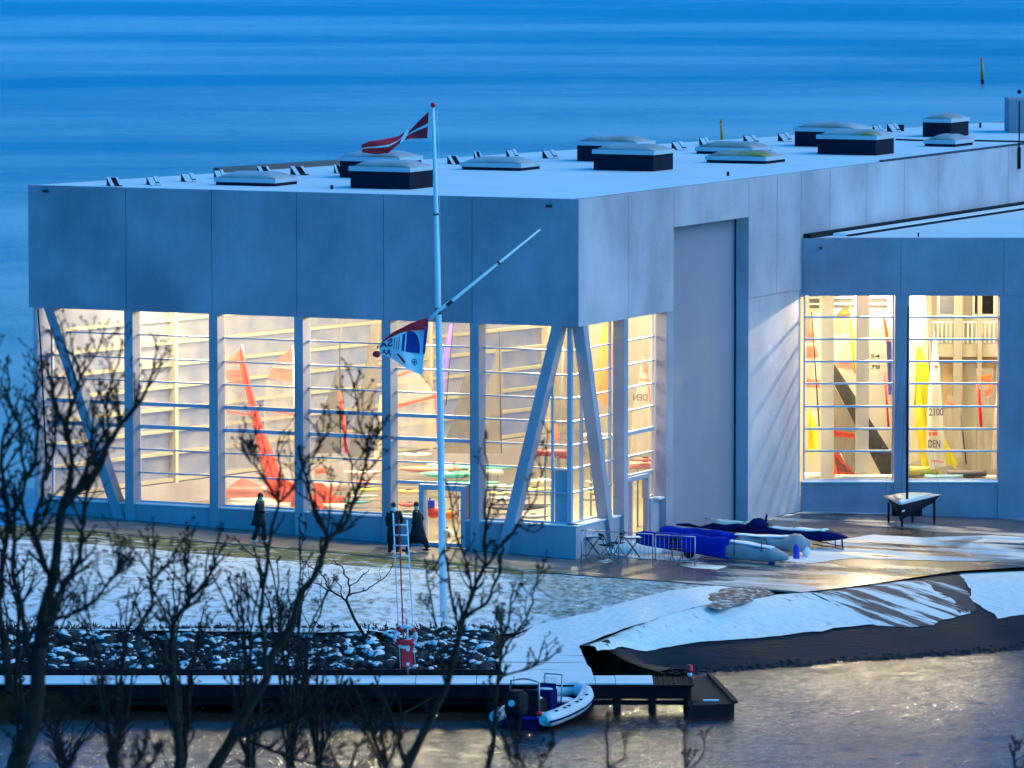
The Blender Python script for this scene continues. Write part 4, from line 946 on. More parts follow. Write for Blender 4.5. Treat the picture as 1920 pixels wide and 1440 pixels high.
# ------------------------------------------------------------------ people
def ring(c, rx, ry, k=10, rz=0.):
    return [c + V((math.cos(a) * rx * math.cos(rz) - math.sin(a) * ry * math.sin(rz), math.cos(a) * rx * math.sin(rz) + math.sin(a) * ry * math.cos(rz), 0)) for a in [2 * math.pi * i / k for i in range(k)]]
def skinned(name, m, joints, edges, root, parent, base, sub=2):
    me = bpy.data.meshes.new(name); me.from_pydata([V(j[0]) for j in joints], edges, [])
    o = bpy.data.objects.new(name, me); COL.objects.link(o); me.materials.append(M[m]); o.modifiers.new('skin', 'SKIN')
    sv = me.skin_vertices[0].data
    for i, j in enumerate(joints):
        r = j[1]; sv[i].radius = r if hasattr(r, '__len__') else (r, r); sv[i].use_root = (i == root)
    ss = o.modifiers.new('sub', 'SUBSURF'); ss.levels = sub; ss.render_levels = sub
    for p in me.polygons: p.use_smooth = True
    dg = bpy.context.evaluated_depsgraph_get(); m2 = bpy.data.meshes.new_from_object(o.evaluated_get(dg)); o.modifiers.clear(); o.data = m2; m2.name = name
    for p in m2.polygons: p.use_smooth = True
    WORLD[o] = V(base); o.parent = parent; o.location = V(base) - WORLD[parent]
    return o
def person(px, py, hp, face, label, stride=.35, arms=((.1, -.05), (-.1, -.05)), coat=(.42, 'coat_black'), hair='long', scarf=None, shoes='shoe_white', hood=False, flare=1.0, leg_m='trousers_dark'):
    """local frame: +x is where the person walks; face = heading in the ground plane"""
    p = at_f(px, py, land, .01); H = hp * p.y / F / .985; s = H / 1.72
    T = thing('person', label, 'person', p); rz = Matrix.Rotation(face, 3, 'Z')
    L = lambda x, y, z: rz @ V((x * s, y * s, z * s))
    hx = .0; J = [(L(0, 0, .93), .125 * s), (L(0, 0, 1.12), .115 * s), (L(.02, 0, 1.34), (.13 * s)), (L(.03, 0, 1.47), .055 * s), (L(.06, 0, 1.57), .085 * s), (L(.06, 0, 1.66), .078 * s)]
    E_ = [(0, 1), (1, 2), (2, 3), (3, 4), (4, 5)]
    def chain(a, pts):
        last = a
        for q, r in pts: J.append((q, r)); E_.append((last, len(J) - 1)); last = len(J) - 1
        return last
    legs = []
    for sd, st in ((1, stride), (-1, -stride)):
        kx = st * .55 + .06; ax = st
        pts = [(L(0.0, .09 * sd, .86), .085 * s), (L(kx, .09 * sd, .48), .06 * s), (L(ax, .09 * sd, .09 if st > 0 else .12), .042 * s), (L(ax + .13, .10 * sd, .035), .035 * s)]
        chain(0, pts); legs.append(pts)
    armp = []
    for sd, (ex, hx_) in zip((1, -1), arms):
        pts = [(L(.02, .19 * sd, 1.38), .055 * s), (L(ex - .03, .24 * sd, 1.12), .043 * s), (L(hx_ + .05, .22 * sd, .90 + max(0, hx_) * .8), .030 * s)]
        e = chain(2, pts); armp.append(pts)
        hnd = J[e][0]; d = (J[e][0] - J[e - 1][0]).normalized(); sdv = L(.02, 0, 0)
        chain(e, [(hnd + d * .07 * s, .028 * s)]); pe_ = len(J) - 1
        for f in range(4): chain(pe_, [(J[pe_][0] + d * (.055 + .01 * (f in (1, 2))) * s + L((f - 1.5) * .019, -.01 * sd, -.002), .0085 * s)])
        chain(pe_, [(J[pe_][0] + L(.04, -.015 * sd, -.01), .010 * s)])
    skinned('body', 'skin', J, E_, 0, T, p)
    # face: nose, eyes, mouth
    hc = p + L(.06, 0, 1.60)
    mb = MB(); mb.blob(hc + L(.088, 0, -.01), (.016 * s, .012 * s, .02 * s), 6, 4); mb.build('nose', 'skin', T)
    mb = MB()
    for q in (-1, 1): mb.blob(hc + L(.078, .03 * q, .012), .009 * s, 6, 4)
    mb.blob(hc + L(.076, 0, -.045), (.01 * s, .02 * s, .005 * s), 6, 4); mb.build('eye', 'hair_brown', T)
    # trousers
    mb = MB()
    for pts, sd in zip(legs, (1, -1)):
        mb.tube([p + L(0, .085 * sd, .95), p + pts[0][0], p + pts[1][0], p + pts[2][0] + L(-.01, 0, -.01)], [.115 * s, .105 * s, .082 * s, .085 * s], 10)
    mb.build('trousers', leg_m, T)
    for pts in legs:
        mb = MB(); a = p + pts[2][0]; b = p + pts[3][0]; mb.blob((a + b) / 2 + L(.0, 0, -.02), (.14 * s, .05 * s, .045 * s), 10, 6, ax=rz); mb.build('shoe', shoes, T)
    # coat: body with hem, sleeves
    hem, cm = coat; mb = MB(); lean = .02
    rg = []
    for z, rx, ry, dx in ((1.46, .06, .08, .03), (1.42, .12, .18, .03), (1.30, .165, .24, .02), (1.10, .17, .22, .01), (.95, .19, .235, 0), (lerp(.95, hem, .5), .205 + .04 * flare, .245, -.01 * flare), (hem, .22 + .10 * flare, .25, -.03 * flare)):
        rg.append(ring(p + L(dx, 0, z), rx * s, ry * s, 14, face))
    mb.loft(rg)
    for pts in armp: mb.tube([p + pts[0][0] + L(0, 0, .01), p + pts[1][0], p + pts[2][0]], [.075 * s, .062 * s, .052 * s], 10)
    mb.build('coat', cm, T)
    mb = MB(); mb.blob(hc + L(-.012, 0, .025), (.098 * s, .088 * s, .10 * s), 12, 8, jit=.03, ax=rz)
    if hair == 'long': mb.loft([ring(hc + L(-.04, 0, .05), .06 * s, .085 * s, 10, face), ring(hc + L(-.05, 0, -.08), .055 * s, .095 * s, 10, face), ring(hc + L(-.05, 0, -.24), .045 * s, .10 * s, 10, face), ring(hc + L(-.04, 0, -.34), .02 * s, .06 * s, 10, face)])
    mb.build('hair', 'hair_brown', T)
    if scarf:
        mb = MB(); mb.loft([ring(p + L(.03, 0, 1.40), .13 * s, .14 * s, 12, face), ring(p + L(.04, 0, 1.47), .12 * s, .12 * s, 12, face), ring(p + L(.04, 0, 1.52), .085 * s, .085 * s, 12, face)])
        if scarf == 'scarf': mb.box(p + L(.15, .05, 1.22), (.05 * s, .12 * s, .42 * s), face)
        mb.build('scarf', scarf, T)
    return T
person(486, 1017, 93, math.radians(-12), 'person with long hair, pale scarf and white shoes walking right in a dark coat', stride=.17, arms=((.02, -.12), (.08, .22)), coat=(.60, 'coat_black'), scarf='scarf', flare=.6)
person(739, 1036, 94, math.radians(115), 'person in a black coat with a pale blue collar walking beside the column', stride=.10, coat=(.35, 'coat_black'), hair='short', scarf='tarp', shoes='black', flare=.3)
person(783, 1034, 93, math.radians(172), 'person in a long black coat striding left past the entrance door', stride=.34, coat=(.30, 'coat_black'), hair='short', shoes='black', flare=1.3, arms=((.1, .1), (-.1, -.1)))

# ------------------------------------------------------------------ boats in the open
def sec(c, r, hw, z0, z1, k=12, pw=.7):
    """closed cross-section: centre c (ground plane), sideways unit r"""
    out = []
    for i in range(k):
        a = 2 * math.pi * i / k; ca, sa = math.cos(a), math.sin(a)
        out.append(V((c.x, c.y, 0)) + r * (hw * math.copysign(abs(ca) ** pw, ca)) + V((0, 0, (z0 + z1) / 2 + (z1 - z0) / 2 * math.copysign(abs(sa) ** pw, sa))))
    return out
def cover(name, m, a, b, secs, parent, wob=.02, pw=.7):
    d = (b - a); d.z = 0; r = V((-d.y, d.x, 0)).normalized(); rg = []
    n = 14
    for i in range(n + 1):
        t = i / n * (secs[-1][0] - secs[0][0]) + secs[0][0]
        for q0, q1 in zip(secs[:-1], secs[1:]):
            if q0[0] <= t <= q1[0] + 1e-9: u = (t - q0[0]) / (q1[0] - q0[0]); hw, z0, z1 = [lerp(q0[j], q1[j], u) for j in (1, 2, 3)]; break
        c = a.lerp(b, t); g = c.z; w_ = wob * (math.sin(t * 37) + noise.noise(V((t * 9, 0, 0))))
        rg.append(sec(c, r, hw + w_ * .5, g + z0, g + z1 + w_, pw=pw))
    mb = MB(); mb.loft(rg); return mb.build(name, m, parent)
g0, g1 = at_f(1194, 1040, land), at_f(1478, 1060, land)
c1 = thing('catamaran', 'covered catamaran nearest the lawn, bright blue bows and grey tarpaulin stern', 'catamaran', g0.lerp(g1, .5), 'catamarans parked beside the hall')
cover('bow_cover', 'blue_cover', g0, g1, [(0, .16, .42, .78), (.06, .22, .34, .84), (.35, .26, .2, .84), (.62, .27, .06, .80)], c1, pw=.42)
cover('stern_cover', 'grey_cover', g0, g1, [(.6, .28, .05, .72), (.72, .40, .08, .66), (.9, .38, .08, .56), (1, .12, .18, .42)], c1, .03)
cover('snow_cover', 'snow', g0, g1, [(.62, .20, .66, .76), (.75, .32, .62, .70), (.9, .26, .52, .60)], c1, .01)
h0, h1 = at_f(1238, 1027, land), at_f(1520, 1043, land)
cover('bow_cover', 'blue_cover', h0, h1, [(0, .14, .40, .72), (.05, .22, .36, .78), (.3, .24, .3, .74), (.52, .22, .22, .66)], c1, pw=.42)
cover('stern_cover', 'grey_cover', h0, h1, [(.5, .24, .2, .60), (.75, .3, .15, .62), (.93, .36, .12, .74), (1, .2, .2, .6)], c1, .06)
cover('snow_cover', 'snow', h0, h1, [(.5, .2, .6, .66), (.7, .3, .58, .66), (.86, .2, .62, .70)], c1, .01)
mb = MB(); q = at_f(1292, 1047, land)
for dy in (0, 1.6): 
    c = q + V((0, dy, .2)); mb.tube([c - V((0, .06, 0)), c + V((0, .06, 0))], .2, 12)
mb.tube([q + V((0, 0, .2)), q + V((0, 1.6, .2))], .03, 6); mb.build('wheel', 'black', c1)
mb = MB(); 
for px, py in ((1242, 1012),): 
    pass
for px in (1240,):
    c = at_y(1240, 1009, lerp(g0.y, g1.y, .17) - .30)
i_ = 0
mb = MB()
for i_, wch in enumerate((.05, .09, .06, .10, .05, .08)): mb.box(c + V((-.2 + i_ * .09, 0, 0)), (.06, .01, .05 + .01 * (i_ % 2)))
mb.build('lettering', 'navy_ink', c1)
k0, k1_ = at_f(1268, 1004, land), at_f(1588, 1030, land)
c2 = thing('catamaran', 'catamaran under a rumpled navy cover on a trailer, farthest right of the parked boats', 'catamaran', k0.lerp(k1_, .5), 'catamarans parked beside the hall')
cover('navy_cover', 'navy_cover', k0, k1_, [(0, .03, .36, .42), (.12, .06, .34, .44), (.3, .22, .30, .58), (.45, .3, .3, .56), (.62, .38, .25, .58), (.85, .42, .22, .62), (.96, .3, .3, .56), (1, .1, .38, .48)], c2, .05)
cover('snow_cover', 'snow', k0, k1_, [(.56, .25, .55, .60), (.7, .36, .52, .62), (.88, .25, .56, .66)], c2, .02)
for a_0, b_0, par, ts, hh in ((g0, g1, c1, (.14, .30, .46, .66, .84), .86), (k0, k1_, c2, (.40, .55, .70, .85), .66)):
    for t_ in ts:
        c = a_0.lerp(b_0, t_); d_ = (b_0 - a_0).normalized(); r_2 = V((-d_.y, d_.x, 0)); mb = MB()
        mb.tube([c + r_2 * -.36 + V((0, 0, .25)), c + r_2 * -.33 + V((0, 0, hh - .06)), c + V((0, 0, hh + .02)), c + r_2 * .33 + V((0, 0, hh - .06)), c + r_2 * .36 + V((0, 0, .25))], .014, 5); mb.build('strap', 'black', par)
m_ = k0.lerp(k1_, .5); mb = MB(); mb.blob(m_ + V((-.1, 0, .66)), (.34, .25, .2), 10, 6, jit=.15); mb.blob(m_ + V((-.35, 0, .56)), (.25, .2, .16), 8, 5, jit=.15); mb.tube([m_ + V((.15, 0, .7)), m_ + V((.2, 0, 1.0))], .04, 6); mb.build('folded_cover', 'navy_cover', c2)
mb = MB()
for t, dy in ((.97, -.3), (.97, .3), (.93, 0)): q = k0.lerp(k1_, t); mb.tube([q + V((0, dy, .4)), q + V((.03, dy, .0))], .02, 6)
q = k0.lerp(k1_, .98); mb.tube([k0.lerp(k1_, .8) + V((0, -.3, .12)), q + V((0, -.3, .02))], .02, 6); mb.tube([k0.lerp(k1_, .8) + V((0, .3, .2)), q + V((0, .3, .05))], .02, 6); mb.build('trailer', 'dark_metal', c2)
a_, b_ = at_f(1338, 993, land), at_f(1450, 1000, land)
wb_ = thing('dinghy_hull', 'upturned white hull lying behind the navy covered catamaran', 'boat', a_.lerp(b_, .5))
cover('hull', 'hull_white', a_, b_, [(0, .10, .12, .34), (.06, .2, .04, .40), (.6, .25, .02, .36), (1, .1, .05, .2)], wb_, .01)
mb = MB(); q = at_f(1335, 990, land); mb.tube([q + V((-.35, 0, .37)), q + V((.1, 0, .34))], .02, 6); mb.build('spar', 'steel', wb_)
# blue buckets / ballast jugs and bits at the stern of the catamaran
for n_, (px, py, hh, m, lbl) in enumerate(((1447, 1057, 24, 'blue_plastic', 'blue plastic barrel standing at the stern of the nearest catamaran'), (1493, 1048, 26, 'blue_plastic', 'blue plastic barrel right of the other blue one, under the grey tarpaulin'), (1470, 1052, 13, 'white_plastic', 'small white canister between the two blue barrels'), (1512, 1044, 18, 'white_plastic', 'white bag lying at the far end of the grey tarpaulin'))):
    p = at_f(px, py, land); k = p.y / F; h = hh * k; r = .11 if n_ < 2 else .09
    t = thing('barrel' if n_ < 2 else 'canister' if n_ == 2 else 'bag', lbl, 'barrel' if n_ < 2 else 'canister' if n_ == 2 else 'bag', p)
    mb = MB()
    if n_ == 3: mb.blob(p + V((0, 0, h * .5)), (.16, .12, h * .5), 10, 6, jit=.1); mb.build('sack', m, t); mb = MB(); mb.blob(p + V((0, 0, h)), (.04, .04, .05), 6, 4); mb.build('knot', m, t); continue
    mb.loft([ring(p + V((0, 0, z * h)), r * q, r * q, 12) for z, q in ((0, .9), (.08, 1), (.5, 1.04), (.9, 1), (.97, .9), (1, .75))]); mb.build('drum', m, t)
    mb = MB(); mb.tube([p + V((0, 0, h)), p + V((0, 0, h + .04))], r * .4, 8); mb.build('lid', m, t)
# dinghy with mast in front of the annex
zg = -.3; bow = at_z(1688, 947, .42); sl_ = at_z(1659, 930, .52); sr_ = at_z(1763, 928, .52)
dg_ = thing('dinghy', 'small dinghy on a stand before the lit windows with snowy cover and tall bare mast', 'dinghy', at_f(1705, 975, land))
mid = (sl_ + sr_) / 2; mb = MB(); top = []; bot = []
cnt = [(bow.lerp(mid, 0), 0), (bow.lerp(mid, .3), .34), (bow.lerp(mid, .65), .70), (mid, 1)]
sd = (sr_ - sl_) / 2
def dsec(c, wq, kz): 
    return [c - sd * wq, c - sd * wq * .75 + V((0, 0, -kz * .7)), c + V((0, 0, -kz)), c + sd * wq * .75 + V((0, 0, -kz * .7)), c + sd * wq]
rg = [dsec(c, max(w_, .05), (.58, .60, .52, .42)[i]) for i, (c, w_) in enumerate(cnt)]
mb.loft(rg); mb.build('hull', 'upstand_dark', dg_)
mb = MB(); rg = [[p + V((0, 0, .015)) for p in (c - sd * max(w_, .06) * 1.05, c - sd * w_ * .5 + V((0, 0, .05)), c + V((0, 0, .08)), c + sd * w_ * .5 + V((0, 0, .05)), c + sd * max(w_, .06) * 1.05)] for c, w_ in cnt]; mb.loft(rg); mb.build('deck_cover', 'tarp', dg_)
mb = MB(); mb.loft([[p + V((0, 0, .07)) for p in (c - sd * w_ * .8, c - sd * w_ * .4 + V((0, 0, .03)), c + V((0, 0, .05)), c + sd * w_ * .4 + V((0, 0, .03)), c + sd * w_ * .8)] for c, w_ in [(a, max(b * .9, .05)) for a, b in cnt]]); mb.build('snow_cover', 'snow', dg_)
mb = MB(); a = bow + V((.06, -.03, -.26)); b = sr_ + V((-.5, -.3, -.30)); mb.hexa([a, b, b + V((0, .02, 0)), a + V((0, .02, 0)), a + V((0, 0, .06)), b + V((0, 0, .06)), b + V((0, .02, .06)), a + V((0, .02, .06))]); mb.build('stripe', 'tarp', dg_)
mb = MB(); m0 = at_y(1701, 930, bow.lerp(mid, .35).y); mb.tube([V((m0.x, m0.y, .3)), at_y(1701, 760, m0.y), at_y(1703, 575, m0.y)], [.045, .04, .022], 8); mb.build('mast', 'black', dg_)
mb = MB(); mb.tube([at_y(1703, 600, m0.y), V((bow.x, bow.y, bow.z))], .006, 4); mb.tube([at_y(1703, 600, m0.y), sl_], .006, 4); mb.tube([at_y(1703, 600, m0.y), sr_], .006, 4); mb.build('stay', 'black', dg_)
for c in (sl_.lerp(bow, .25), sr_.lerp(bow, .15), sl_.lerp(sr_, .5), bow.lerp(mid, .15)):
    mb = MB(); gz = land(c.x, c.y); mb.box((c.x, c.y, (gz + c.z - .15) / 2), (.08, .08, c.z - .15 - gz)); mb.build('stand_leg', 'black', dg_)
c = (sl_ + sr_) / 2; mb = MB(); mb.box((c.x - .25, c.y - .6, .02), (1.1, .5, .35)); mb.build('chock', 'black', dg_)

# RIB moored at the jetty
so = at_z(975, 1366, ZW); so.z = ZW
rib = thing('inflatable_boat', 'white and blue inflatable boat with black outboard moored at the jetty', 'boat', so)
fw = V((1.55, 3.0, 0)).normalized(); rt = V((fw.y, -fw.x, 0)); LB = 3.75; HBm = .82
def lp(f, r, z): return so + fw * f + rt * r + V((0, 0, z))
def tubepath(sg):
    P = []
    for i in range(15):
        t = i / 14; f = LB * (t ** .92) - .1
        r = HBm * (1 if t < .5 else math.sqrt(max(0, 1 - ((t - .5) / .5) ** 2.1))); P.append(lp(f, sg * r, .30 + .42 * t ** 2))
    return P
pl = tubepath(-1); pr = tubepath(1)
mb = MB(); mb.tube(pl + pr[::-1][1:], [.15] + [.235] * 27 + [.15], 14); mb.build('tube_collar', 'rubber_white', rib)
mb = MB()
for P, sg in ((pl, -1), (pr, 1)): mb.tube([p + rt * sg * .225 + V((0, 0, -.03)) for p in P[:-2]] , .035, 6)
mb.build('rubbing_strake', 'navy_cover', rib)
mb = MB(); rg = []
for i in range(8):
    t = i / 7; f = LB * .97 * t; w_ = .62 * (1 if t < .5 else math.sqrt(max(.01, 1 - ((t - .5) / .5) ** 2)))
    z0 = -.25 + .5 * t ** 2.5; zt = .20 + .34 * t ** 2
    rg.append([lp(f, -w_, zt), lp(f, -w_ * .8, z0 + .15), lp(f, 0, z0), lp(f, w_ * .8, z0 + .15), lp(f, w_, zt)])
mb.loft(rg, smooth=False); mb.build('hull', 'navy_cover', rib)
axr = Matrix((rt, fw, V((0, 0, 1)))).transposed()
mb = MB(); mb.box(lp(1.5, 0, .26), (1.1, 2.6, .04), ax=axr); mb.build('floor', 'blue_cover', rib)
mb = MB(); mb.box(lp(1.55, .05, .62), (.55, .45, .70), ax=axr); mb.box(lp(1.68, .05, 1.02), (.5, .14, .22), ax=axr); mb.build('console', 'navy_cover', rib)
mb = MB(); mb.hexa([lp(1.72, -.2, 1.05), lp(1.72, .3, 1.05), lp(1.74, .3, 1.05), lp(1.74, -.2, 1.05), lp(1.86, -.18, 1.3), lp(1.86, .28, 1.3), lp(1.88, .28, 1.3), lp(1.88, -.18, 1.3)]); mb.build('windscreen', 'glass_clear', rib)
mb = MB(); mb.box(lp(.95, .05, .52), (.42, .6, .5), ax=axr); mb.box(lp(.72, .05, .90), (.40, .1, .3), ax=axr); mb.build('seat', 'black', rib)
mb = MB(); mb.box(lp(.55, .55, .36), (.36, .4, .12), ax=axr); mb.box(lp(.5, -.4, .36), (.5, .4, .12), ax=axr); mb.box(lp(1.2, .52, .34), (.2, .7, .1), ax=axr); mb.blob(lp(2.5, 0, .52), (.5, .5, .09), 12, 5, jit=.1); mb.blob(lp(1.55, .05, .985), (.26, .2, .04), 8, 4); mb.blob(lp(.95, .05, .79), (.2, .26, .04), 8, 4); mb.build('snow_cover', 'snow', rib)
mb = MB(); mb.loft([[lp(-.22 + a * q * .34, b * q * .27, z) for a, b in ((-1, -.8), (-1, .8), (-.4, 1), (1, .8), (1, -.8), (-.4, -1))] for z, q in ((.40, .8), (.55, 1), (1.0, 1), (1.16, .6))])
mb.box(lp(-.2, 0, .1), (.2, .26, .8), ax=axr); mb.box(lp(-.2, 0, -.25), (.12, .5, .1), ax=axr); ob = mb.build('outboard_motor', 'black', rib)
mb = MB(); mb.tube([lp(-.60, .02, .82), lp(-.57, .02, .82)], .10, 14); mb.build('emblem', 'paint_white', ob)
mb = MB()
for sg in (-1, 1): mb.tube([lp(.25, sg * .5, .5), lp(.32, sg * .46, 1.35), lp(.36, sg * .1, 1.42), lp(.36, 0, 1.42)], .028, 8)
mb.tube([lp(2.0, .32, .3), lp(2.1, .32, 1.35)], .022, 6); mb.tube([lp(2.0, -.25, .3), lp(2.1, -.25, 1.35)], .022, 6); mb.tube([lp(2.1, -.25, 1.35), lp(2.1, .32, 1.35)], .022, 6); mb.build('frame', 'steel', rib)
mb = MB()
for P, sg in ((pl, -1), (pr, 1)):
    for i in (2, 4, 5, 7, 8, 10): c = P[i] + V((0, 0, .2)) + rt * sg * .08; mb.box(c, (.10, .14, .05), ax=axr)
mb.build('grab_handle', 'black', rib)
mb = MB(); mb.blob(lp(.12, .55, .46), (.12, .1, .08), 8, 5); mb.build('tie_rope', 'flag_red', rib)
mb = MB(); mb.blob(lp(.0, -.35, .42), (.08, .06, .08), 8, 5); mb.build('nav_lamp', 'hull_mint', rib)
mb = MB(); a = lp(LB - .3, 0, .6); mb.tube([a, a + V((.2, .1, .05)), V((a.x + .5, jf + .1, ZJ + .02))], .018, 5); mb.build('mooring_line', 'tarp', rib)

# ------------------------------------------------------------------ barrier, tables and chairs
def bar_fence(pts, lbl):
    P = [at_f(*q, land) for q in pts]; t = thing('barrier_fence', lbl, 'fence', P[0].lerp(P[-1], .5)); 
    H = 1.0
    for z_ in (H, .14): mb = MB(); mb.tube([a + V((0, 0, z_)) for a in P], .02, 6); mb.build('rail', 'steel', t)
    mb = MB()
    for a, b in zip(P[:-1], P[1:]):
        n = int((b - a).length / .14)
        for i in range(n): q = a.lerp(b, i / n); mb.tube([q + V((0, 0, .14)), q + V((0, 0, H))], .008, 4)
    mb.build('bars', 'steel', t)
    for a in P: 
        mb = MB(); mb.tube([a, a + V((0, 0, H))], .022, 6); mb.tube([a + V((0, -.25, .02)), a + V((0, .25, .02))], .02, 5); mb.build('leg', 'steel', t)
bar_fence([(1090, 1048), (1160, 1052), (1224, 1056)], 'crowd barrier from the hall corner past the folding tables')
bar_fence([(1229, 1057), (1303, 1061)], 'crowd barrier section standing before the blue covered bows')
def ftable(px, py, lbl):
    p = at_f(px, py, land); t = thing('folding_table', lbl, 'table', p, 'folding tables behind the barrier')
    mb = MB(); mb.box(p + V((0, 0, .70)), (.62, .55, .03), .2); mb.build('tabletop', 'wood_dark', t)
    mb = MB(); mb.box(p + V((0, 0, .725)), (.54, .46, .02), .2); mb.build('snow_cover', 'snow', t)
    for s in (-1, 1):
        for q in (-.22, .22): mb = MB(); mb.tube([p + V((s * .26, q, 0)), p + V((-s * .24, q, .69))], .014, 5); mb.build('leg', 'dark_metal', t)
def fchair(px, py, rz, lbl):
    p = at_f(px, py, land); t = thing('folding_chair', lbl, 'chair', p, 'folding chairs behind the barrier'); m_ = Matrix.Rotation(rz, 3, 'Z')
    L = lambda x, y, z: p + m_ @ V((x, y, z))
    mb = MB(); mb.box(L(0, 0, .45), (.40, .38, .03), rz); mb.build('seat', 'wood_dark', t); mb = MB()
    mb.box(L(-.2, 0, .80), (.03, .38, .10), rz); mb.box(L(-.19, 0, .66), (.03, .38, .06), rz); mb.build('backrest', 'wood_dark', t)
    for s in (-.18, .18):
        mb = MB(); mb.tube([L(.22, s, 0), L(-.22, s, .86)], .014, 5); mb.build('leg', 'dark_metal', t); mb = MB(); mb.tube([L(-.22, s, 0), L(.2, s, .45)], .014, 5); mb.build('leg', 'dark_metal', t)
ftable(1112, 1044, 'folding table with snow on top beside the hall corner'); ftable(1186, 1046, 'folding table near the blue covered bows')
fchair(1137, 1046, .4, 'folding chair right of the table at the hall corner'); fchair(1157, 1042, 2.6, 'folding chair turned towards the right table, in the middle'); fchair(1268, 1054, 1.2, 'folding chair standing alone before the catamaran wheel')
# heap of snow behind them
p = at_f(1180, 1040, land); mb = MB()
mb.blob(p + V((.2, 1.0, .0)), (1.2, .7, .38), 18, 8, jit=.05); mb.blob(p + V((-.8, .8, 0)), (.6, .5, .25), 12, 6, jit=.06)
mb.blob(p + V((1.6, 1.0, 0)), (.9, .5, .22), 12, 6, jit=.06); struct(mb.build('snow_heap', 'snow'))

# ------------------------------------------------------------------ sails and boats inside, behind the glass
def sailpoly(mb, pts, Y, mi=0, bulge=.10, seg=5):
    """cloth from an outline: fan about the centre with a belly"""
    cx = sum(p[0] for p in pts) / len(pts); cy = sum(p[1] for p in pts) / len(pts); rings = []
    for t in range(seg + 1):
        q = t / seg; rings.append([at_y(lerp(cx, p[0], q), lerp(cy, p[1], q), Y + bulge * (1 - q * q)) for p in pts])
    n = len(pts)
    for t in range(seg):
        for i in range(n):
            j = (i + 1) % n
            if t == 0: mb.face([rings[0][0], rings[1][i], rings[1][j]], mi, True)
            else: mb.face([rings[t][i], rings[t + 1][i], rings[t + 1][j], rings[t][j]], mi, True)
def boat(label, Y, cloths, mast=None, hull=None, cat='sailboat', name='sailing_dinghy', group=None, floor=.14, extra=None):
    xs = [p[0] for c in cloths for p in c[1]] or [hull[0], hull[1]]
    cx = sum(xs) / len(xs); b = at_y(cx, 900, Y); t = thing(name, label, cat, V((b.x, Y, floor)), group)
    for i, (m, pts) in enumerate(cloths):
        mb = MB(); sailpoly(mb, pts, Y - .015 * i); mb.build('sail', m, t)
    if mast:
        mb = MB(); k = Y / F; mb.tube([at_y(x, y, Y - .05) for x, y, r in mast[1]], [r * k for x, y, r in mast[1]], 8); mb.build('mast', mast[0], t)
    if hull:
        xl, xr_, y, h, m = hull; p, q = at_y(xl, y, Y), at_y(xr_, y, Y); k = Y / F; mb = MB(); rg = []
        for i in range(9):
            u = i / 8; w_ = .45 * math.sin(math.pi * min(1, .12 + u * .88)) ** .6 + .03; c = p.lerp(q, u)
            rg.append([c + V((0, -w_, 0)), c + V((0, -w_ * .7, -h * k)), c + V((0, w_ * .7, -h * k)), c + V((0, w_, 0)), c + V((0, 0, .05))])
        mb.loft(rg); mb.build('hull', m, t)
        mb = MB(); c = p.lerp(q, .5)
        for u in (.3, .7):
            c = p.lerp(q, u)
            if c.z - h * k > floor + .05: mb.box((c.x, Y, (c.z - h * k + floor) / 2), (.06, .7, c.z - h * k - floor))
        if mb.v: mb.build('trolley', 'steel', t)
    if extra:
        for nm, m, pts in extra:
            mb = MB(); sailpoly(mb, pts, Y - .08); mb.build(nm, m, t)
    return t
Y3 = 209.6
boat('dinghy with a thick furled red sail slanting behind the third bay from the left', Y3, [('sail_red', [(449, 655), (456, 655), (470, 720), (490, 790), (520, 870), (548, 948), (508, 950), (492, 880), (474, 800), (460, 730), (450, 690)])], ('bright_red', [(451, 650, 1.6), (470, 740, 2), (502, 860, 2.2), (520, 930, 2.2)]), (432, 548, 936, 16, 'hull_white'))
boat('see-through sail with red head and red bands, left in the third bay', Y3 + 1.2, [('sail_redpanel', [(424, 676), (455, 648), (458, 682), (424, 682)]), ('sail_clear', [(424, 682), (458, 682), (462, 700), (424, 694)]), ('sail_redpanel', [(424, 694), (462, 694), (466, 722), (440, 718), (424, 712)]), ('sail_clear', [(424, 714), (466, 722), (476, 770), (424, 768)]), ('sail_redpanel', [(424, 768), (476, 776), (478, 781), (424, 774)]), ('sail_clear', [(424, 776), (478, 781), (500, 880), (424, 876)])], ('white_plastic', [(454, 646, 1.6), (466, 730, 2), (500, 890, 2)]), (426, 540, 915, 12, 'hull_white'))
boat('see-through sail with red head and red bands, right in the third bay', Y3 + 2.4, [('sail_redpanel', [(516, 678), (550, 650), (553, 684), (520, 684)]), ('sail_clear', [(514, 682), (553, 684), (553, 692), (510, 690)]), ('sail_redpanel', [(510, 690), (553, 692), (553, 720), (536, 716), (500, 708)]), ('sail_clear', [(500, 710), (553, 724), (553, 774), (494, 762)]), ('sail_redpanel', [(494, 762), (553, 776), (553, 781), (494, 768)]), ('sail_clear', [(494, 768), (553, 782), (560, 880), (500, 880)])], ('white_plastic', [(549, 648, 1.4), (553, 780, 2), (560, 890, 2)]))
boat('heap of red sailcloth over a boat on the floor of the third bay', Y3 - .9, [('sail_red', [(500, 905), (530, 895), (600, 935), (612, 955), (560, 955), (510, 935)]), ('sail_redpanel', [(424, 915), (455, 895), (490, 912), (500, 930), (424, 935)])], None, (426, 545, 944, 12, 'hull_white'), cat='boat')
boat('grey laminate sail with a dark mast, left of two in the fourth bay', 211.5, [('sail_grey', [(632, 688), (638, 688), (646, 760), (640, 850), (586, 852), (600, 790), (618, 735)])], ('black', [(637, 640, .8), (638, 850, 1.4)]), (590, 660, 905, 14, 'hull_white'))
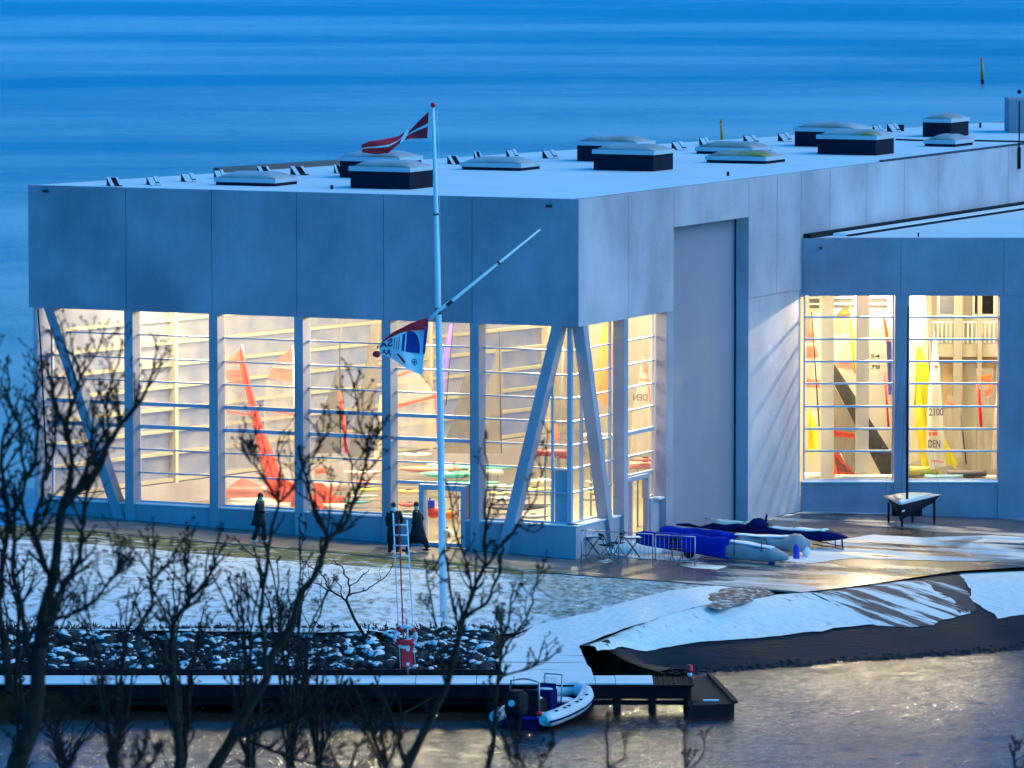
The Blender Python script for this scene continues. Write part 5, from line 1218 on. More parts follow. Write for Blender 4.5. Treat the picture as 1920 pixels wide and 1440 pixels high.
boat('tall grey laminate sail, right of two in the fourth bay', 212.6, [('sail_grey', [(696, 606), (714, 606), (704, 760), (692, 860), (652, 856), (668, 770), (684, 690)]), ('sail_cream', [(712, 740), (717, 740), (717, 860), (700, 860)])], ('ink_grey', [(641, 604, .7), (636, 690, .8)]))
boat('slim red sail sleeve between the grey sails of the fourth bay', 210.8, [('sail_redpanel', [(632, 736), (640, 736), (650, 800), (654, 850), (644, 850), (640, 790)])], ('bright_red', [(637, 733, 1), (648, 850, 1.6)]), (592, 645, 932, 14, 'hull_red'))
boat('see-through sail with orange panels low in the fourth bay', 209.4, [('sail_clear', [(590, 850), (640, 850), (650, 905), (590, 900)]), ('sail_orange', [(590, 880), (612, 876), (614, 886), (590, 890)]), ('sail_red', [(588, 905), (606, 905), (640, 945), (645, 952), (590, 952)])], None, (590, 650, 946, 12, 'hull_white'))
boat('violet sail hanging in the fifth bay above the kayak racks', 213, [('sail_violet', [(843, 608), (852, 608), (846, 650), (838, 700), (828, 775), (815, 775), (824, 700), (834, 650)])], ('black', [(850, 606, .8), (836, 760, 1)]), (800, 880, 812 + 60, 10, 'hull_white'))
boat('see-through sail with thin red battens in the fifth bay', 211.2, [('sail_clear', [(746, 695), (775, 690), (820, 742), (822, 840), (746, 838)]), ('sail_red', [(746, 702), (772, 692), (774, 696), (746, 707)]), ('sail_red', [(746, 758), (818, 740), (820, 745), (746, 764)])], ('bright_red', [(796, 690, .8), (816, 745, 1.2), (822, 840, 1.2)]))
boat('wide grey sail leaning right in the fifth bay', 215, [('sail_grey', [(872, 700), (882, 700), (888, 850), (828, 850), (850, 780)])], None)
boat('grey laminate sail on the left of the sixth bay', 212, [('sail_grey', [(930, 654), (940, 654), (944, 740), (936, 850), (905, 850), (912, 740)])], ('black', [(936, 620, .7), (940, 850, 1.2)]), (908, 945, 880, 10, 'hull_white'))
boat('pale grey sail standing behind the corner panes', 206.5, [('sail_grey', [(1052, 652), (1060, 652), (1068, 720), (1066, 800), (1040, 800), (1040, 720)])], ('white_plastic', [(1056, 650, 1), (1052, 800, 1.3)]), (1038, 1075, 850, 8, 'hull_red'))
boat('small red and clear sail seen through the corner panes', 205.2, [('sail_redpanel', [(1038, 796), (1044, 796), (1050, 822), (1046, 830), (1040, 820)])], None, (1004, 1064, 846, 8, 'hull_red'))
boat('bright orange sail behind the short side window nearest the corner', 207, [('sail_orange', [(1131, 606), (1150, 606), (1149, 690), (1144, 752), (1133, 765), (1120, 740), (1112, 770), (1118, 690)])], ('black', [(1151, 610, 1), (1150, 760, 1.3)]), (1090, 1150, 815, 9, 'hull_white'))
tt = boat('see-through sail with red stripes and reversed lettering behind the side door bay', 209.2, [('sail_clear', [(1205, 668), (1213, 668), (1230, 850), (1182, 850), (1186, 770)]), ('sail_redpanel', [(1190, 706), (1222, 712), (1223, 718), (1190, 710)]), ('sail_redpanel', [(1202, 672), (1213, 668), (1214, 700), (1205, 698)])], ('bright_red', [(1211, 664, 1), (1228, 850, 1.5)]), (1180, 1232, 868, 10, 'hull_pink'))
def lettering(txt, xl, xr_, yt, yb, Y, parent, m='ink_grey', mirror=False, name='lettering'):
    vs, fs = text_geo(txt, 1.0, True); mx = max(v.x for v in vs); my = max(v.y for v in vs); mb = MB()
    mb.mesh([at_y(lerp(xl, xr_, (1 - v.x / mx) if mirror else v.x / mx), lerp(yb, yt, v.y / my), Y) for v in vs], fs); return mb.build(name, m, parent)
lettering('DEN', 1187, 1215, 739, 751, 209.0, tt, mirror=True)
# kayaks and hulls on racks
def kayak(xl, xr_, y, th, Y, m, label, tilt=0.):
    a, b = at_y(xl, y, Y), at_y(xr_, y + tilt, Y); k = Y / F; t = thing('kayak', label, 'kayak', a.lerp(b, .5) - V((0, 0, th * k / 2)), 'kayaks and hulls on the racks in the hall')
    mb = MB(); rg = []; n = 12
    for i in range(n + 1):
        u = i / n; w_ = max(.03, math.sin(math.pi * u) ** .7); c = a.lerp(b, u) + V((0, 0, .05 * (1 - w_)))
        rg.append([c + V((0, math.cos(q) * .28 * w_, math.sin(q) * th * k * .5 * w_)) for q in [2 * math.pi * j / 10 for j in range(10)]])
    mb.loft(rg); mb.build('hull', m, t)
    mb = MB(); c = a.lerp(b, .52) + V((0, -.05, th * k * .42)); mb.blob(c, (.16, .10, .03), 10, 4); mb.build('cockpit', 'black', t)
for args in [(742, 868, 880, 14, 211.4, 'hull_pink', 'coral pink kayak on the top rack, left part of the fifth bay'), (782, 905, 890, 15, 210.6, 'hull_mint', 'mint green kayak crossing the fifth bay on the top rack'), (820, 985, 877, 12, 212.0, 'hull_mint', 'mint green kayak farther back reaching into the sixth bay'),
             (742, 810, 853, 9, 212.6, 'hull_white', 'cream hull lying highest in the fifth bay'), (800, 940, 906, 9, 210.4, 'hull_mint', 'slim green kayak beneath the mint one'), (905, 1000, 912, 9, 209.0, 'panel_blue', 'pale blue kayak on the left of the sixth bay rack'),
             (965, 1038, 903, 15, 208.4, 'hull_white', 'white hull on the rack beside the corner panes'), (960, 1040, 918, 9, 208.0, 'hull_yellow', 'yellow hull below the white one beside the corner panes'), (742, 790, 946, 10, 208.2, 'hull_red', 'red kayak low on the rack left of the entrance door'),
             (640, 715, 886, 9, 211.0, 'hull_white', 'white hull high on the rack of the fourth bay'), (655, 716, 905, 9, 210.6, 'hull_pink', 'salmon hull second from the top in the fourth bay'), (660, 716, 918, 8, 210.4, 'hull_yellow', 'yellow green kayak on the fourth bay rack'), (650, 712, 930, 9, 210.2, 'hull_white', 'white kayak under the yellow green one'), (640, 700, 941, 8, 210.0, 'hull_teal', 'teal kayak lowest in the fourth bay'),
             (742, 785, 962, 9, 208.2, 'hull_mint', 'pale green kayak lowest left of the entrance door'), (742, 790, 922, 8, 208.8, 'hull_yellow', 'yellow kayak above the red one left of the entrance door'),
             (912, 1000, 935, 10, 208.2, 'tarp', 'light grey hull, upper one low in the sixth bay'), (905, 1030, 952, 11, 208.0, 'ink_grey', 'dark grey hull in the middle of the sixth bay rack'), (960, 1036, 968, 10, 207.6, 'skylight_frame', 'light grey hull, lowest in the sixth bay'), (912, 960, 925, 8, 208.6, 'brick_tone', 'tan canoe on the sixth bay rack'),
             (1098, 1140, 905, 9, 206.8, 'hull_white', 'white hull seen through the side panes'), (1100, 1142, 925, 8, 206.6, 'hull_yellow', 'yellow hull seen through the side panes'), (1186, 1232, 862, 9, 208.6, 'hull_red', 'red hull behind the side door bay')]: kayak(*args)
def rack(xl, xr_, levels, Y, lbl):
    a, b = at_y(xl, 940, Y), at_y(xr_, 940, Y); t = thing('boat_rack', lbl, 'rack', V(((a.x + b.x) / 2, Y, .13)))
    zt = at_y(xl, min(levels), Y).z
    for x in (a.x, b.x):
        for dy in (-.4, .4): mb = MB(); mb.box((x, Y + dy, (zt + .13) / 2 + .1), (.07, .07, zt)); mb.build('upright', 'cream', t)
    for l in levels:
        z = at_y(xl, l, Y).z; mb = MB()
        mb.box(((a.x + b.x) / 2, Y - .4, z), (b.x - a.x, .05, .06)); mb.build('beam', 'cream', t)
rack(654, 716, [892, 910, 924, 936, 950], 210.3, 'cream boat rack stacked with hulls in the fourth bay')
rack(744, 880, [888, 900, 912, 930, 955], 210.9, 'cream boat rack with kayaks behind the entrance door bay'); rack(908, 1034, [912, 925, 944, 962], 208.6, 'cream boat rack with grey hulls in the sixth bay'); rack(1092, 1142, [912, 935], 206.9, 'cream boat rack behind the side panes')
# things near the entrance door
for i_, (px, py, r, m, lbl) in enumerate(((838, 1004, 13, 'hull_white', 'round white float behind the entrance door'), (812, 960, 12, 'hull_red', 'red bag behind the entrance door'), (806, 945, 8, 'blue_plastic', 'blue crate behind the entrance door'), (843, 965, 9, 'orange_paint', 'orange buoy behind the entrance door'))):
    p = at_y(px, py, 206.3); k = 206.3 / F; t = thing('float' if i_ == 0 else 'bag' if i_ == 1 else 'crate' if i_ == 2 else 'buoy', lbl, ('float', 'bag', 'crate', 'buoy')[i_], p - V((0, 0, r * k)))
    mb = MB()
    if i_ == 2: mb.box(p, (.34, .3, .28))
    else: mb.blob(p, (r * k * 1.2, r * k, r * k), 12, 8, jit=.03)
    mb.build(('ball', 'sack', 'box', 'ball')[i_], m, t); mb = MB(); mb.tube([p + V((0, 0, r * k)), p + V((0, 0, r * k + .06))], .03, 6); mb.build('strap', 'black', t)

# annex: left window
Y0 = YA + 3.6
boat('clear sail with red patches at the left edge of the annex window', Y0, [('sail_clear', [(1510, 590), (1524, 590), (1542, 720), (1542, 770), (1510, 770)]), ('sail_redpanel', [(1510, 596), (1520, 594), (1530, 640), (1510, 640)]), ('sail_redpanel', [(1512, 648), (1532, 650), (1536, 670), (1512, 672)]), ('sail_redpanel', [(1512, 710), (1540, 712), (1541, 728), (1512, 726)]), ('sail_yellow', [(1516, 765), (1532, 800), (1534, 850), (1514, 850)])], ('black', [(1522, 585, 1), (1536, 800, 1.3)]), (1506, 1545, 888, 10, 'hull_white'))
boat('clear sail with orange head between the cream columns', Y0 + .9, [('sail_orange', [(1566, 592), (1590, 568), (1594, 592), (1580, 596)]), ('sail_redpanel', [(1564, 592), (1596, 588), (1597, 622), (1564, 628)]), ('sail_clear', [(1564, 624), (1598, 618), (1602, 676), (1564, 676)]), ('sail_redpanel', [(1564, 676), (1600, 676), (1601, 694), (1568, 690)])], ('sail_yellow', [(1594, 566, 1.2), (1598, 640, 2.4), (1603, 700, 1.5)]), (1560, 1606, 900, 10, 'hull_white'))
boat('black sail sloping down across the left annex window', Y0 + .3, [('sail_black', [(1563, 680), (1580, 706), (1678, 860), (1678, 905), (1660, 905), (1563, 720)]), ('sail_grey', [(1563, 722), (1605, 800), (1608, 892), (1572, 894), (1563, 850)]), ('sail_red', [(1563, 806), (1602, 812), (1602, 822), (1563, 818)]), ('sail_red', [(1563, 848), (1572, 850), (1606, 892), (1563, 892)])], ('steel', [(1576, 850, 1), (1596, 895, 1)]), None)
bb = boat('pale pink sail with fine red lines in the left annex window', Y0 + 1.6, [('sail_redpanel', [(1640, 586), (1662, 556), (1676, 556), (1676, 600), (1640, 604)]), ('sail_clear', [(1630, 600), (1662, 600), (1668, 780), (1662, 840), (1630, 800)]), ('sail_redpanel', [(1630, 700), (1662, 716), (1662, 719), (1630, 704)])], ('black', [(1656, 560, 1), (1661, 700, 1.6), (1666, 830, 1.4)]), (1628, 1678, 898, 9, 'hull_white'))
lettering('54', 1632, 1650, 664, 672, Y0 + 1.4, bb); lettering('78', 1632, 1650, 684, 692, Y0 + 1.4, bb)
boat('narrow red and blue furled sail by the annex middle pillar', Y0 + 1.2, [('sail_red', [(1655, 596), (1660, 596), (1668, 640), (1663, 650)]), ('sail_blue', [(1662, 640), (1672, 640), (1672, 740), (1666, 740)])], ('red', [(1659, 700, 1.5), (1666, 800, 2.2)]))
# annex: right window
boat('tall cream sail at the left of the right annex window', YA + 3.4, [('sail_cream', [(1704, 552), (1732, 552), (1738, 600), (1746, 680), (1746, 800), (1730, 860), (1704, 870)])], ('steel', [(1734, 552, 1), (1747, 760, 1.4)]))
boat('bright yellow sail wrapped round its mast in the right annex window', YA + 2.9, [('sail_yellow', [(1718, 655), (1726, 650), (1742, 690), (1752, 800), (1750, 880), (1728, 872), (1716, 800)]), ('sail_yellow', [(1770, 820), (1785, 846), (1795, 868), (1792, 878), (1768, 866)])], ('sail_yellow', [(1722, 650, 2), (1716, 760, 2)]), (1706, 1760, 876, 14, 'hull_yellow'))
ws = boat('white sail with number 2100 and DEN in the right annex window', YA + 2.2, [('sail_white', [(1750, 636), (1755, 636), (1762, 690), (1768, 790), (1774, 874), (1745, 880), (1736, 848), (1740, 740)])], ('steel', [(1752, 624, 1.2), (1753, 660, 1.2)]), (1734, 1806, 892, 10, 'panel_blue'), floor=-.24)
YW = YA + 2.05
lettering('2100', 1741, 1769, 765, 779, YW, ws); lettering('DEN', 1740, 1763, 825, 839, YW, ws)
mb = MB(); 
for a, b, c, d_ in ((1742, 1758, 803, 808), (1742, 1746, 810, 817), (1748, 1758, 810, 817)): mb.face([at_y(a, c, YW), at_y(b, c, YW), at_y(b, d_, YW), at_y(a, d_, YW)])
mb.build('flag_mark', 'sail_red', ws); mb = MB(); mb.face([at_y(1755, 683, YW), at_y(1759, 688, YW), at_y(1755, 693, YW), at_y(1752, 688, YW)]); mb.build('emblem', 'sail_red', ws)
mb = MB(); mb.face([at_y(1746, 862, YW), at_y(1770, 864, YW), at_y(1770, 868, YW), at_y(1746, 866, YW)]); mb.build('emblem', 'sail_redpanel', ws)
boat('clear and orange sail with red sleeve at the right of the annex window', YA + 5, [('sail_clear', [(1830, 690), (1862, 690), (1864, 850), (1846, 852), (1832, 800)]), ('sail_orange', [(1838, 706), (1858, 700), (1862, 726), (1844, 724)]), ('sail_red', [(1832, 730), (1838, 730), (1842, 790), (1836, 796)]), ('sail_redpanel', [(1846, 730), (1860, 726), (1860, 742), (1848, 744)])], ('bright_red', [(1833, 720, 2), (1840, 800, 2.4)]), (1800, 1876, 893, 10, 'hull_white'))
s2_ = boat('edge of another white numbered sail beside the right pillar', YA + 2, [('sail_white', [(1872, 700), (1880, 700), (1880, 880), (1858, 880), (1862, 800)])], None)
boat('grey translucent sail low in the middle of the right annex window', YA + 4.4, [('sail_clear', [(1776, 740), (1800, 745), (1806, 800), (1806, 860), (1780, 860), (1772, 800)]), ('sail_redpanel', [(1776, 752), (1790, 756), (1790, 762), (1776, 758)])], ('dark_metal', [(1800, 770, 1), (1812, 870, 1.4)]), (1776, 1850, 884, 9, 'ink_grey'), floor=-.24)
boat('low white hull along the sill of the left annex window', YA + 1.6, [], None, (1566, 1690, 892, 9, 'hull_white'), cat='boat', name='dinghy_hull', floor=-.24)

# ------------------------------------------------------------------ trees in front
def wig(P, k):
    out = []
    for i in range(len(P) - 1):
        for j in range(4):
            q = P[i].lerp(P[i + 1], j / 4); s_ = math.sin(math.pi * j / 4); nn = noise.noise_vector(q * 3.1); out.append(q + V((nn.x, nn.y, nn.z * .4)) * 9 * k * s_)
    return out + [P[-1]]
def wigr(r):
    out = []
    for i in range(len(r) - 1): out += [lerp(r[i], r[i + 1], j / 4) * (1 + .12 * math.sin(j * 2.1 + i)) for j in range(4)]
    return out + [r[-1]]
def leafless(name, label, trunkpts, branches, Yd, twigs=1.0, group=None, m='bark', ground=None, budr=1.0, seed=1, reach=58, minr=1.15):
    """bare tree: limbs are polylines (px, py, radius px); they are lifted to real size at distance Yd with their own depth spread"""
    rr = random.Random(seed); k = Yd / F
    base = at_y(trunkpts[0][0], trunkpts[0][1], Yd)
    gz = ground if ground is not None else near(base.x, Yd)
    t = thing(name, label, 'tree', V((base.x, Yd, gz)), group)
    mbT = MB(); mbC = MB(); mbB = MB()
    def lift(pts, dy0, dy1): 
        n = len(pts); return [at_y(p[0], p[1], Yd + lerp(dy0, dy1, i / max(1, n - 1))) for i, p in enumerate(pts)]
    tp = [V((base.x - .1 * rr.random(), Yd, gz - .3))] + lift(trunkpts, 0, .3)
    mbT.tube(tp, [trunkpts[0][2] * k * 1.2] + [p[2] * k * .80 for p in trunkpts], 10)
    def bud(p, d, r):
        ax = d.to_track_quat('Z', 'Y').to_matrix(); mbB.blob(p, (r, r, r * 2.1), 5, 3, ax=ax)
    def twig(p, d, ln, r, lev):
        n = max(3, int(ln / (14 * k))); pts = [p]; rad = [r]; q = p.copy(); dd = d.copy(); up = V((0, 0, 1))
        for i in range(n):
            dd = (dd + up * .16 + V((rr.uniform(-.22, .22), rr.uniform(-.2, .2), rr.uniform(-.12, .2)))).normalized(); q = q + dd * (ln / n); pts.append(q.copy()); rad.append(max(minr * k * .75, r * (1 - .55 * (i + 1) / n)))
        mbC.tube(pts, rad, 5, cap=False)
        if lev > 0:
            for i in range(1, n + 1):
                if rr.random() < .72 * twigs:
                    sd = 1 if rr.random() < .5 else -1; a = rr.uniform(.45, .95) * sd
                    d2 = (Matrix.Rotation(a, 3, 'Y') @ dd); d2.y += rr.uniform(-.3, .3); twig(pts[i], d2.normalized(), ln * rr.uniform(.3, .6), rad[i] * .75, lev - 1)
        # bud clusters
        for i in range(1, n + 1):
            if rr.random() < .35: bud(pts[i] + dd * 0 + V((rr.uniform(-1, 1), 0, rr.uniform(-1, 1))) * 1.6 * k, (dd + V((rr.uniform(-.6, .6), 0, .2))).normalized(), rr.uniform(1.0, 1.8) * k * budr)
        for _ in range(rr.randint(2, 3)): bud(pts[-1] + V((rr.uniform(-3.5, 3.5), rr.uniform(-3, 3), rr.uniform(-4, 3))) * k, (dd + V((rr.uniform(-.7, .7), 0, 0))).normalized(), rr.uniform(.9, 1.7) * k * budr)
    allb = [(trunkpts, 0, .3, .15)] + [(b, rr.uniform(-.3, .3), rr.uniform(-1.4, 1.4), None) for b in branches]
    for bi, (b, d0, d1, _) in enumerate(allb):
        P = lift(b, d0, d1)
        if bi: mbC.tube(wig(P, k), [q * .72 for q in wigr([p[2] * k for p in b])], 7, cap=False)
        for i in range(1, len(P)):
            seg = P[i] - P[i - 1]; nseg = max(1, int(seg.length / (19 * k)))
            for j in range(nseg):
                u = (j + rr.random()) / nseg; rad = lerp(b[i - 1][2], b[i][2], u)
                if rad > 8: continue
                if rr.random() < .85 * twigs:
                    a = rr.uniform(.35, 1.0) * (1 if rr.random() < .5 else -1); d = Matrix.Rotation(a, 3, 'Y') @ seg.normalized(); d.y += rr.uniform(-.4, .4)
                    if d.z < -.1: d.z *= -.3
                    twig(P[i - 1].lerp(P[i], u), d.normalized(), rr.uniform(.4, 1.25) * reach * k, max(minr * 1.2, rad * .55) * k, 1)
        if bi: twig(P[-1], (P[-1] - P[-2]).normalized(), rr.uniform(.3, .6) * reach * k, max(minr, b[-1][2] * .8) * k, 1)
    mbC.mesh(mbB.v, mbB.f, 1, True)
    mbT.build('trunk', m, t); mbC.build('crown', [m, 'bud'], t)
    return t
GR = 'bare trees on the near bank'
leafless('bare_tree', 'largest bare tree at the left with a thick leaning trunk', [(22, 1475, 26), (34, 1425, 24), (58, 1367, 21), (70, 1306, 19), (72, 1232, 17), (82, 1150, 15), (95, 1101, 13)],
 [[(95, 1101, 12), (104, 1061, 12), (108, 1024, 12), (116, 956, 12), (138, 925, 13), (180, 886, 11), (202, 834, 8), (241, 779, 6), (269, 742, 4.5), (286, 700, 3.4), (293, 665, 2.6)],
  [(93, 1105, 8), (80, 1050, 7), (67, 1009, 7), (46, 968, 5), (30, 930, 4)],
  [(74, 1200, 9), (101, 1144, 7), (128, 1083, 7), (150, 1046, 7), (153, 995, 6), (160, 940, 5), (164, 880, 4), (160, 820, 3)],
  [(60, 1260, 10), (50, 1183, 9), (40, 1134, 7.5), (26, 1086, 7), (27, 1018, 6.5), (28, 960, 5.5), (48, 895, 4.5), (40, 840, 4), (37, 794, 3.6), (18, 751, 3), (15, 702, 2.4)],
  [(48, 900, 5), (66, 868, 5), (70, 820, 4.5), (69, 780, 4), (63, 745, 3.4), (73, 705, 2.6)],
  [(66, 1000, 7), (80, 930, 6), (89, 873, 5.5), (103, 834, 5), (105, 779, 4.5), (95, 717, 4), (90, 685, 3)],
  [(116, 956, 9), (132, 900, 8), (131, 840, 7), (122, 791, 6), (141, 745, 5), (150, 708, 4.4), (171, 676, 3), (190, 640, 2.4)],
  [(122, 795, 6), (108, 770, 5), (101, 740, 4)], [(150, 710, 4), (144, 681, 4), (122, 655, 3.6), (118, 630, 2.6)],
  [(202, 834, 5), (199, 763, 3.6), (211, 705, 3), (226, 655, 2.4)], [(180, 886, 5), (168, 830, 4), (176, 780, 3), (186, 730, 2.4)],
  [(88, 1168, 5), (138, 1150, 4.4), (183, 1122, 4), (214, 1079, 3.4), (226, 1040, 2.6)], [(214, 1079, 3), (245, 1062, 2.2)],
  [(70, 1230, 6), (98, 1180, 6), (104, 1150, 5), (120, 1110, 4)],
  [(138, 925, 7), (150, 905, 6), (175, 850, 5), (195, 815, 4)], [(20, 1000, 7), (6, 920, 6), (3, 860, 5), (14, 800, 4), (30, 760, 3)], [(2, 1120, 9), (6, 1040, 8), (14, 960, 6)],
  [(16, 1300, 12), (8, 1200, 11), (-4, 1120, 9)], [(135, 1350, 4), (180, 1290, 3)]], 66, twigs=1.25, group=GR, seed=3)
leafless('bare_tree', 'bare tree left of centre whose stems cross the third and fourth bays', [(392, 1475, 15), (401, 1440, 15), (435, 1385, 14), (459, 1336, 13), (499, 1275, 11), (511, 1226, 10), (548, 1171, 10), (566, 1107, 9.5)],
 [[(566, 1107, 9), (600, 1061, 8), (614, 1010, 7), (651, 976, 5.5), (666, 931, 4.4), (681, 882, 4), (689, 848, 3.4)], [(689, 848, 3), (676, 802, 2.8), (669, 756, 2.4), (661, 715, 2)],
  [(689, 848, 2.6), (709, 815, 2.2)], [(614, 1010, 5), (599, 970, 4.4), (583, 934, 4), (566, 870, 3.6), (562, 850, 3)], [(566, 863, 3), (592, 850, 2.6), (612, 815, 2.2)],
  [(666, 931, 3), (660, 870, 2.6), (646, 822, 2.4), (640, 795, 2)], [(499, 1270, 7), (493, 1189, 6), (491, 1137, 5.6), (502, 1046, 5), (507, 1010, 4.4), (518, 960, 4), (522, 943, 4)],
  [(522, 943, 3.4), (507, 915, 3), (476, 869, 2.6), (472, 830, 2.2)], [(522, 943, 3.2), (553, 903, 2.4), (566, 880, 2)], [(522, 943, 3.2), (524, 894, 2.8), (521, 851, 2.4)],
  [(472, 869, 2.2), (455, 845, 1.8)], [(614, 1010, 3), (618, 970, 2.6), (622, 910, 2.2)], [(440, 1380, 9), (520, 1360, 6), (590, 1330, 4.4), (640, 1290, 3.4)], [(470, 1390, 5), (540, 1420, 4), (620, 1440, 3)]], 72, twigs=.95, group=GR, seed=5)
leafless('bare_tree', 'slender twin stemmed bare tree in front of the lawn, between the two larger left trees', [(330, 1475, 10), (336, 1420, 10), (330, 1330, 9), (322, 1250, 9), (324, 1177, 8)],
 [[(324, 1177, 7), (340, 1146, 6), (354, 1122, 6), (385, 1090, 5), (402, 1060, 4), (408, 1015, 3)], [(354, 1122, 5), (348, 1076, 4), (354, 1031, 3)], [(322, 1250, 8), (285, 1200, 7), (256, 1180, 6), (284, 1138, 5), (284, 1076, 4.4), (288, 1015, 3)],
  [(284, 1085, 4), (315, 1058, 3), (330, 1030, 2.4)], [(284, 1080, 3), (268, 1055, 2.4)], [(340, 1146, 3), (372, 1128, 2.4)], [(330, 1160, 4), (300, 1165, 3)]], 70, twigs=.9, group=GR, seed=8)
leafless('bare_tree', 'bare tree in front of the entrance, fanning out beside the flagpole', [(735, 1480, 12), (764, 1435, 11), (804, 1355, 9.5), (837, 1289, 8), (855, 1215, 8), (868, 1163, 7)],
 [[(868, 1163, 6.5), (884, 1119, 6), (906, 1067, 5), (909, 1004, 4.6), (916, 965, 4), (926, 930, 2.6)], [(870, 1160, 5), (912, 1131, 4.4), (938, 1074, 3.6), (944, 1030, 3.4)], [(884, 1112, 4), (877, 1067, 3.4), (855, 1004, 2.8), (841, 915, 2.2)],
  [(860, 1185, 4.4), (855, 1150, 4), (842, 1087, 3.4), (832, 1030, 2.8), (812, 1070, 2)], [(906, 1067, 4), (944, 1016, 3.8), (970, 984, 3), (1005, 933, 2.4), (1021, 876, 2.2), (1027, 820, 1.8)], [(970, 984, 2.6), (1002, 998, 2), (1015, 990, 1.8)],
  [(909, 1004, 3.6), (908, 960, 3.4), (914, 900, 2.4), (908, 830, 1.8)], [(837, 1289, 4), (824, 1210, 3), (812, 1150, 2.8), (800, 1080, 2.2)], [(764, 1435, 6), (740, 1370, 5), (720, 1310, 4)]], 74, twigs=.75, group=GR, seed=13, reach=48)
leafless('bare_tree', 'small bare sapling between the fanning tree and the landing', [(905, 1480, 6), (925, 1400, 5.5), (930, 1310, 5), (938, 1240, 4.4), (942, 1195, 4)],
 [[(942, 1195, 3.6), (955, 1150, 3.2), (962, 1110, 2.6)], [(938, 1240, 3), (972, 1180, 3), (1000, 1130, 2.6), (1008, 1080, 2)], [(935, 1270, 3), (1000, 1250, 2.6), (1018, 1210, 2)], [(990, 1255, 2.4), (1035, 1230, 2)], [(942, 1195, 2.6), (932, 1150, 2.2)]], 76, twigs=.9, group=GR, seed=21, reach=40)
for i_, (px, lean, h, lb_) in enumerate(((250, 20, 60, 'low bare shrub at the bottom edge between the two left trunks'), (655, 30, 110, 'bare shrub at the bottom edge left of the entrance tree'), (985, -20, 70, 'low bare shrub at the bottom edge below the inflatable boat'), (1140, 0, 95, 'thin bare shoot at the bottom edge right of the inflatable boat'), (1285, 10, 110, 'thin bare shoot at the bottom edge under the pontoon'), (1905, 0, 45, 'tip of a bare shrub in the bottom right corner'))):
    leafless('bare_shrub', lb_, [(px - lean * .5, 1530, 4), (px, 1440, 3.4)], [[(px, 1440, 3), (px + lean, 1440 - h * .6, 2.4), (px + lean * 1.2, 1440 - h, 1.8)], [(px - 2, 1465, 3), (px - 32, 1415, 2.2), (px - 40, 1440 - h * .7, 1.6)], [(px, 1465, 3), (px + 42, 1420, 2.2), (px + 50, 1440 - h * .6, 1.6)]] if i_ not in (3, 4, 5) else [[(px, 1440, 2.6), (px + lean * .3 - 4, 1440 - h * .6, 2.2), (px + lean, 1440 - h, 1.6)], [(px, 1450, 2.2), (px + 30, 1420, 1.8), (px + 36, 1385, 1.5)]], 68 + i_ * 2, twigs=1.1 if i_ < 3 else .6, group='bare shrubs along the bottom edge', seed=40 + i_, reach=36)
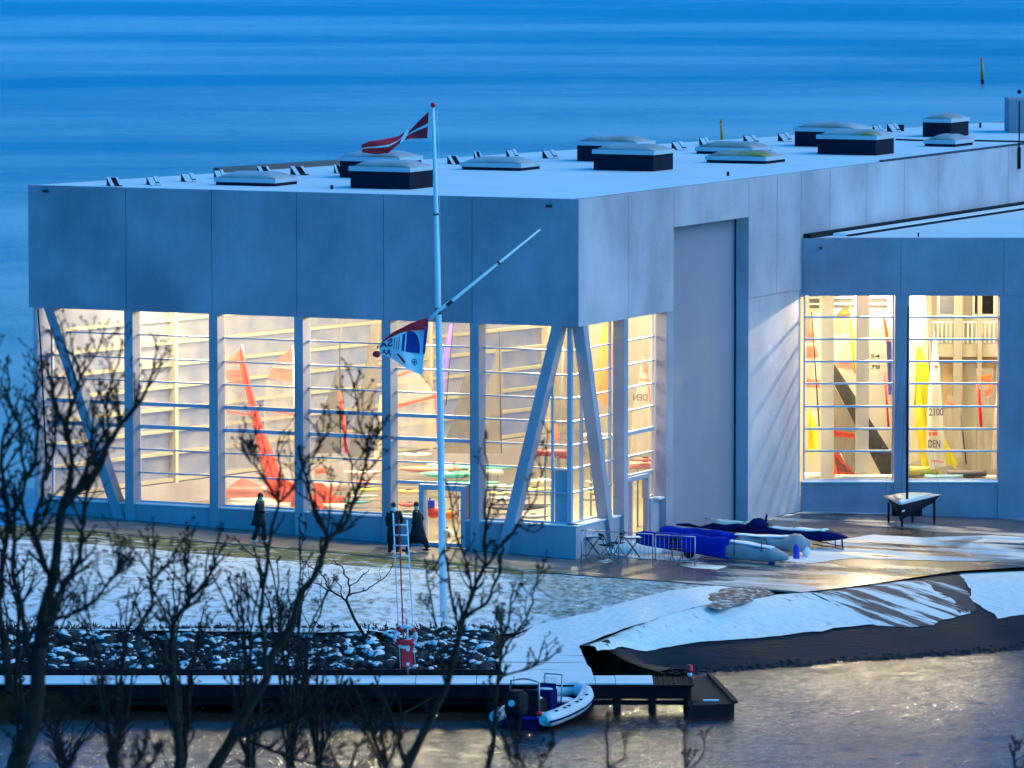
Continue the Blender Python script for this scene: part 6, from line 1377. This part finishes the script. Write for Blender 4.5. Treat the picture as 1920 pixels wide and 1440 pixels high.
for i_, (px, tops, lb_) in enumerate(((215, (1130, 1100, 1160, 1180), 'tangled bare bush right of the thickest trunk'), (470, (1080, 1110, 1060, 1150), 'tangled bare bush between the two stems left of centre'), (600, (1150, 1180, 1130, 1210), 'tangled bare bush below the small bank tree'), (720, (1290, 1310, 1270, 1330), 'low tangled bush at the foot of the fanning tree'), (120, (1320, 1350, 1300, 1370), 'low tangled bush at the bottom left corner'), (40, (1080, 1120, 1040, 1150), 'tangled bare bush at the left edge of the view'), (340, (1120, 1160, 1090, 1200), 'tangled bare bush behind the slender twin stemmed tree'), (545, (1010, 1060, 1040, 1110), 'tall tangled bush under the third and fourth bays'))):
    rb = random.Random(100 + i_); br = []
    for j_, ty in enumerate(tops + tops):
        ox = rb.uniform(-95, 95); mx = px + ox * .45 + rb.uniform(-14, 14); br.append([(px + rb.uniform(-8, 8), 1440, 4.2), (px + ox * .25, lerp(1440, ty, .35), 3.6), (mx, lerp(1440, ty, .7), 2.8), (px + ox, ty + rb.uniform(-25, 35), 1.8)])
    leafless('bare_bush', lb_, [(px, 1530, 5), (px, 1445, 5)], br, 77 + 2 * i_, twigs=.55, group='tangled bushes on the near bank', seed=60 + i_, reach=42)
pt = at_f(690, 1206, bank)
leafless('bare_tree', 'small bare tree growing from the top of the boulder bank', [(692, 1206, 4.6), (679, 1185, 3.8), (664, 1160, 3.4), (650, 1127, 3.2)],
 [[(650, 1127, 3), (655, 1113, 2.8), (654, 1085, 2.2), (645, 1068, 1.8), (632, 1058, 1.4)], [(655, 1116, 2), (680, 1108, 1.6), (700, 1098, 1.5), (719, 1085, 1.3), (734, 1064, 1.1)], [(650, 1127, 2.6), (624, 1110, 2.2), (612, 1090, 1.9), (600, 1073, 1.5), (575, 1055, 1.1)],
  [(655, 1100, 1.7), (672, 1088, 1.4), (690, 1072, 1.2)], [(644, 1122, 1.8), (640, 1100, 1.5), (628, 1085, 1.2)], [(624, 1110, 1.6), (596, 1095, 1.3), (575, 1082, 1)]], pt.y, twigs=.55, ground=pt.z, seed=31, reach=22, budr=.35, minr=.6)

# stones and weed along the waterline of the slipway and kerb between path and lawn
mb = MB()
for i in range(420):
    u = R.random(); px = lerp(1250, 1960, u); py = lerp(1263, 1219, (px - 1300) / 620) - abs(R.gauss(0, 5)); p = at_f(px, py, ramp); r = R.uniform(.02, .07)
    mb.blob(p, (r * 1.4, r, r * .6), 6, 4, 0, .2)
w_ = mb.build('stone', 'rock'); tag(w_, 'small dark stones scattered along the waterline of the slipway', 'stones'); w_['kind'] = 'stuff'
K_ = [at_f(*q, land, .02) for q in [(80, 989), (240, 1004), (400, 1018), (600, 1034), (830, 1056), (960, 1069), (1085, 1079), (1200, 1087), (1345, 1098), (1505, 1112)]]
mb = MB(); mb.tube(K_, .028, 5); struct(mb.build('kerb', 'ink_grey'))
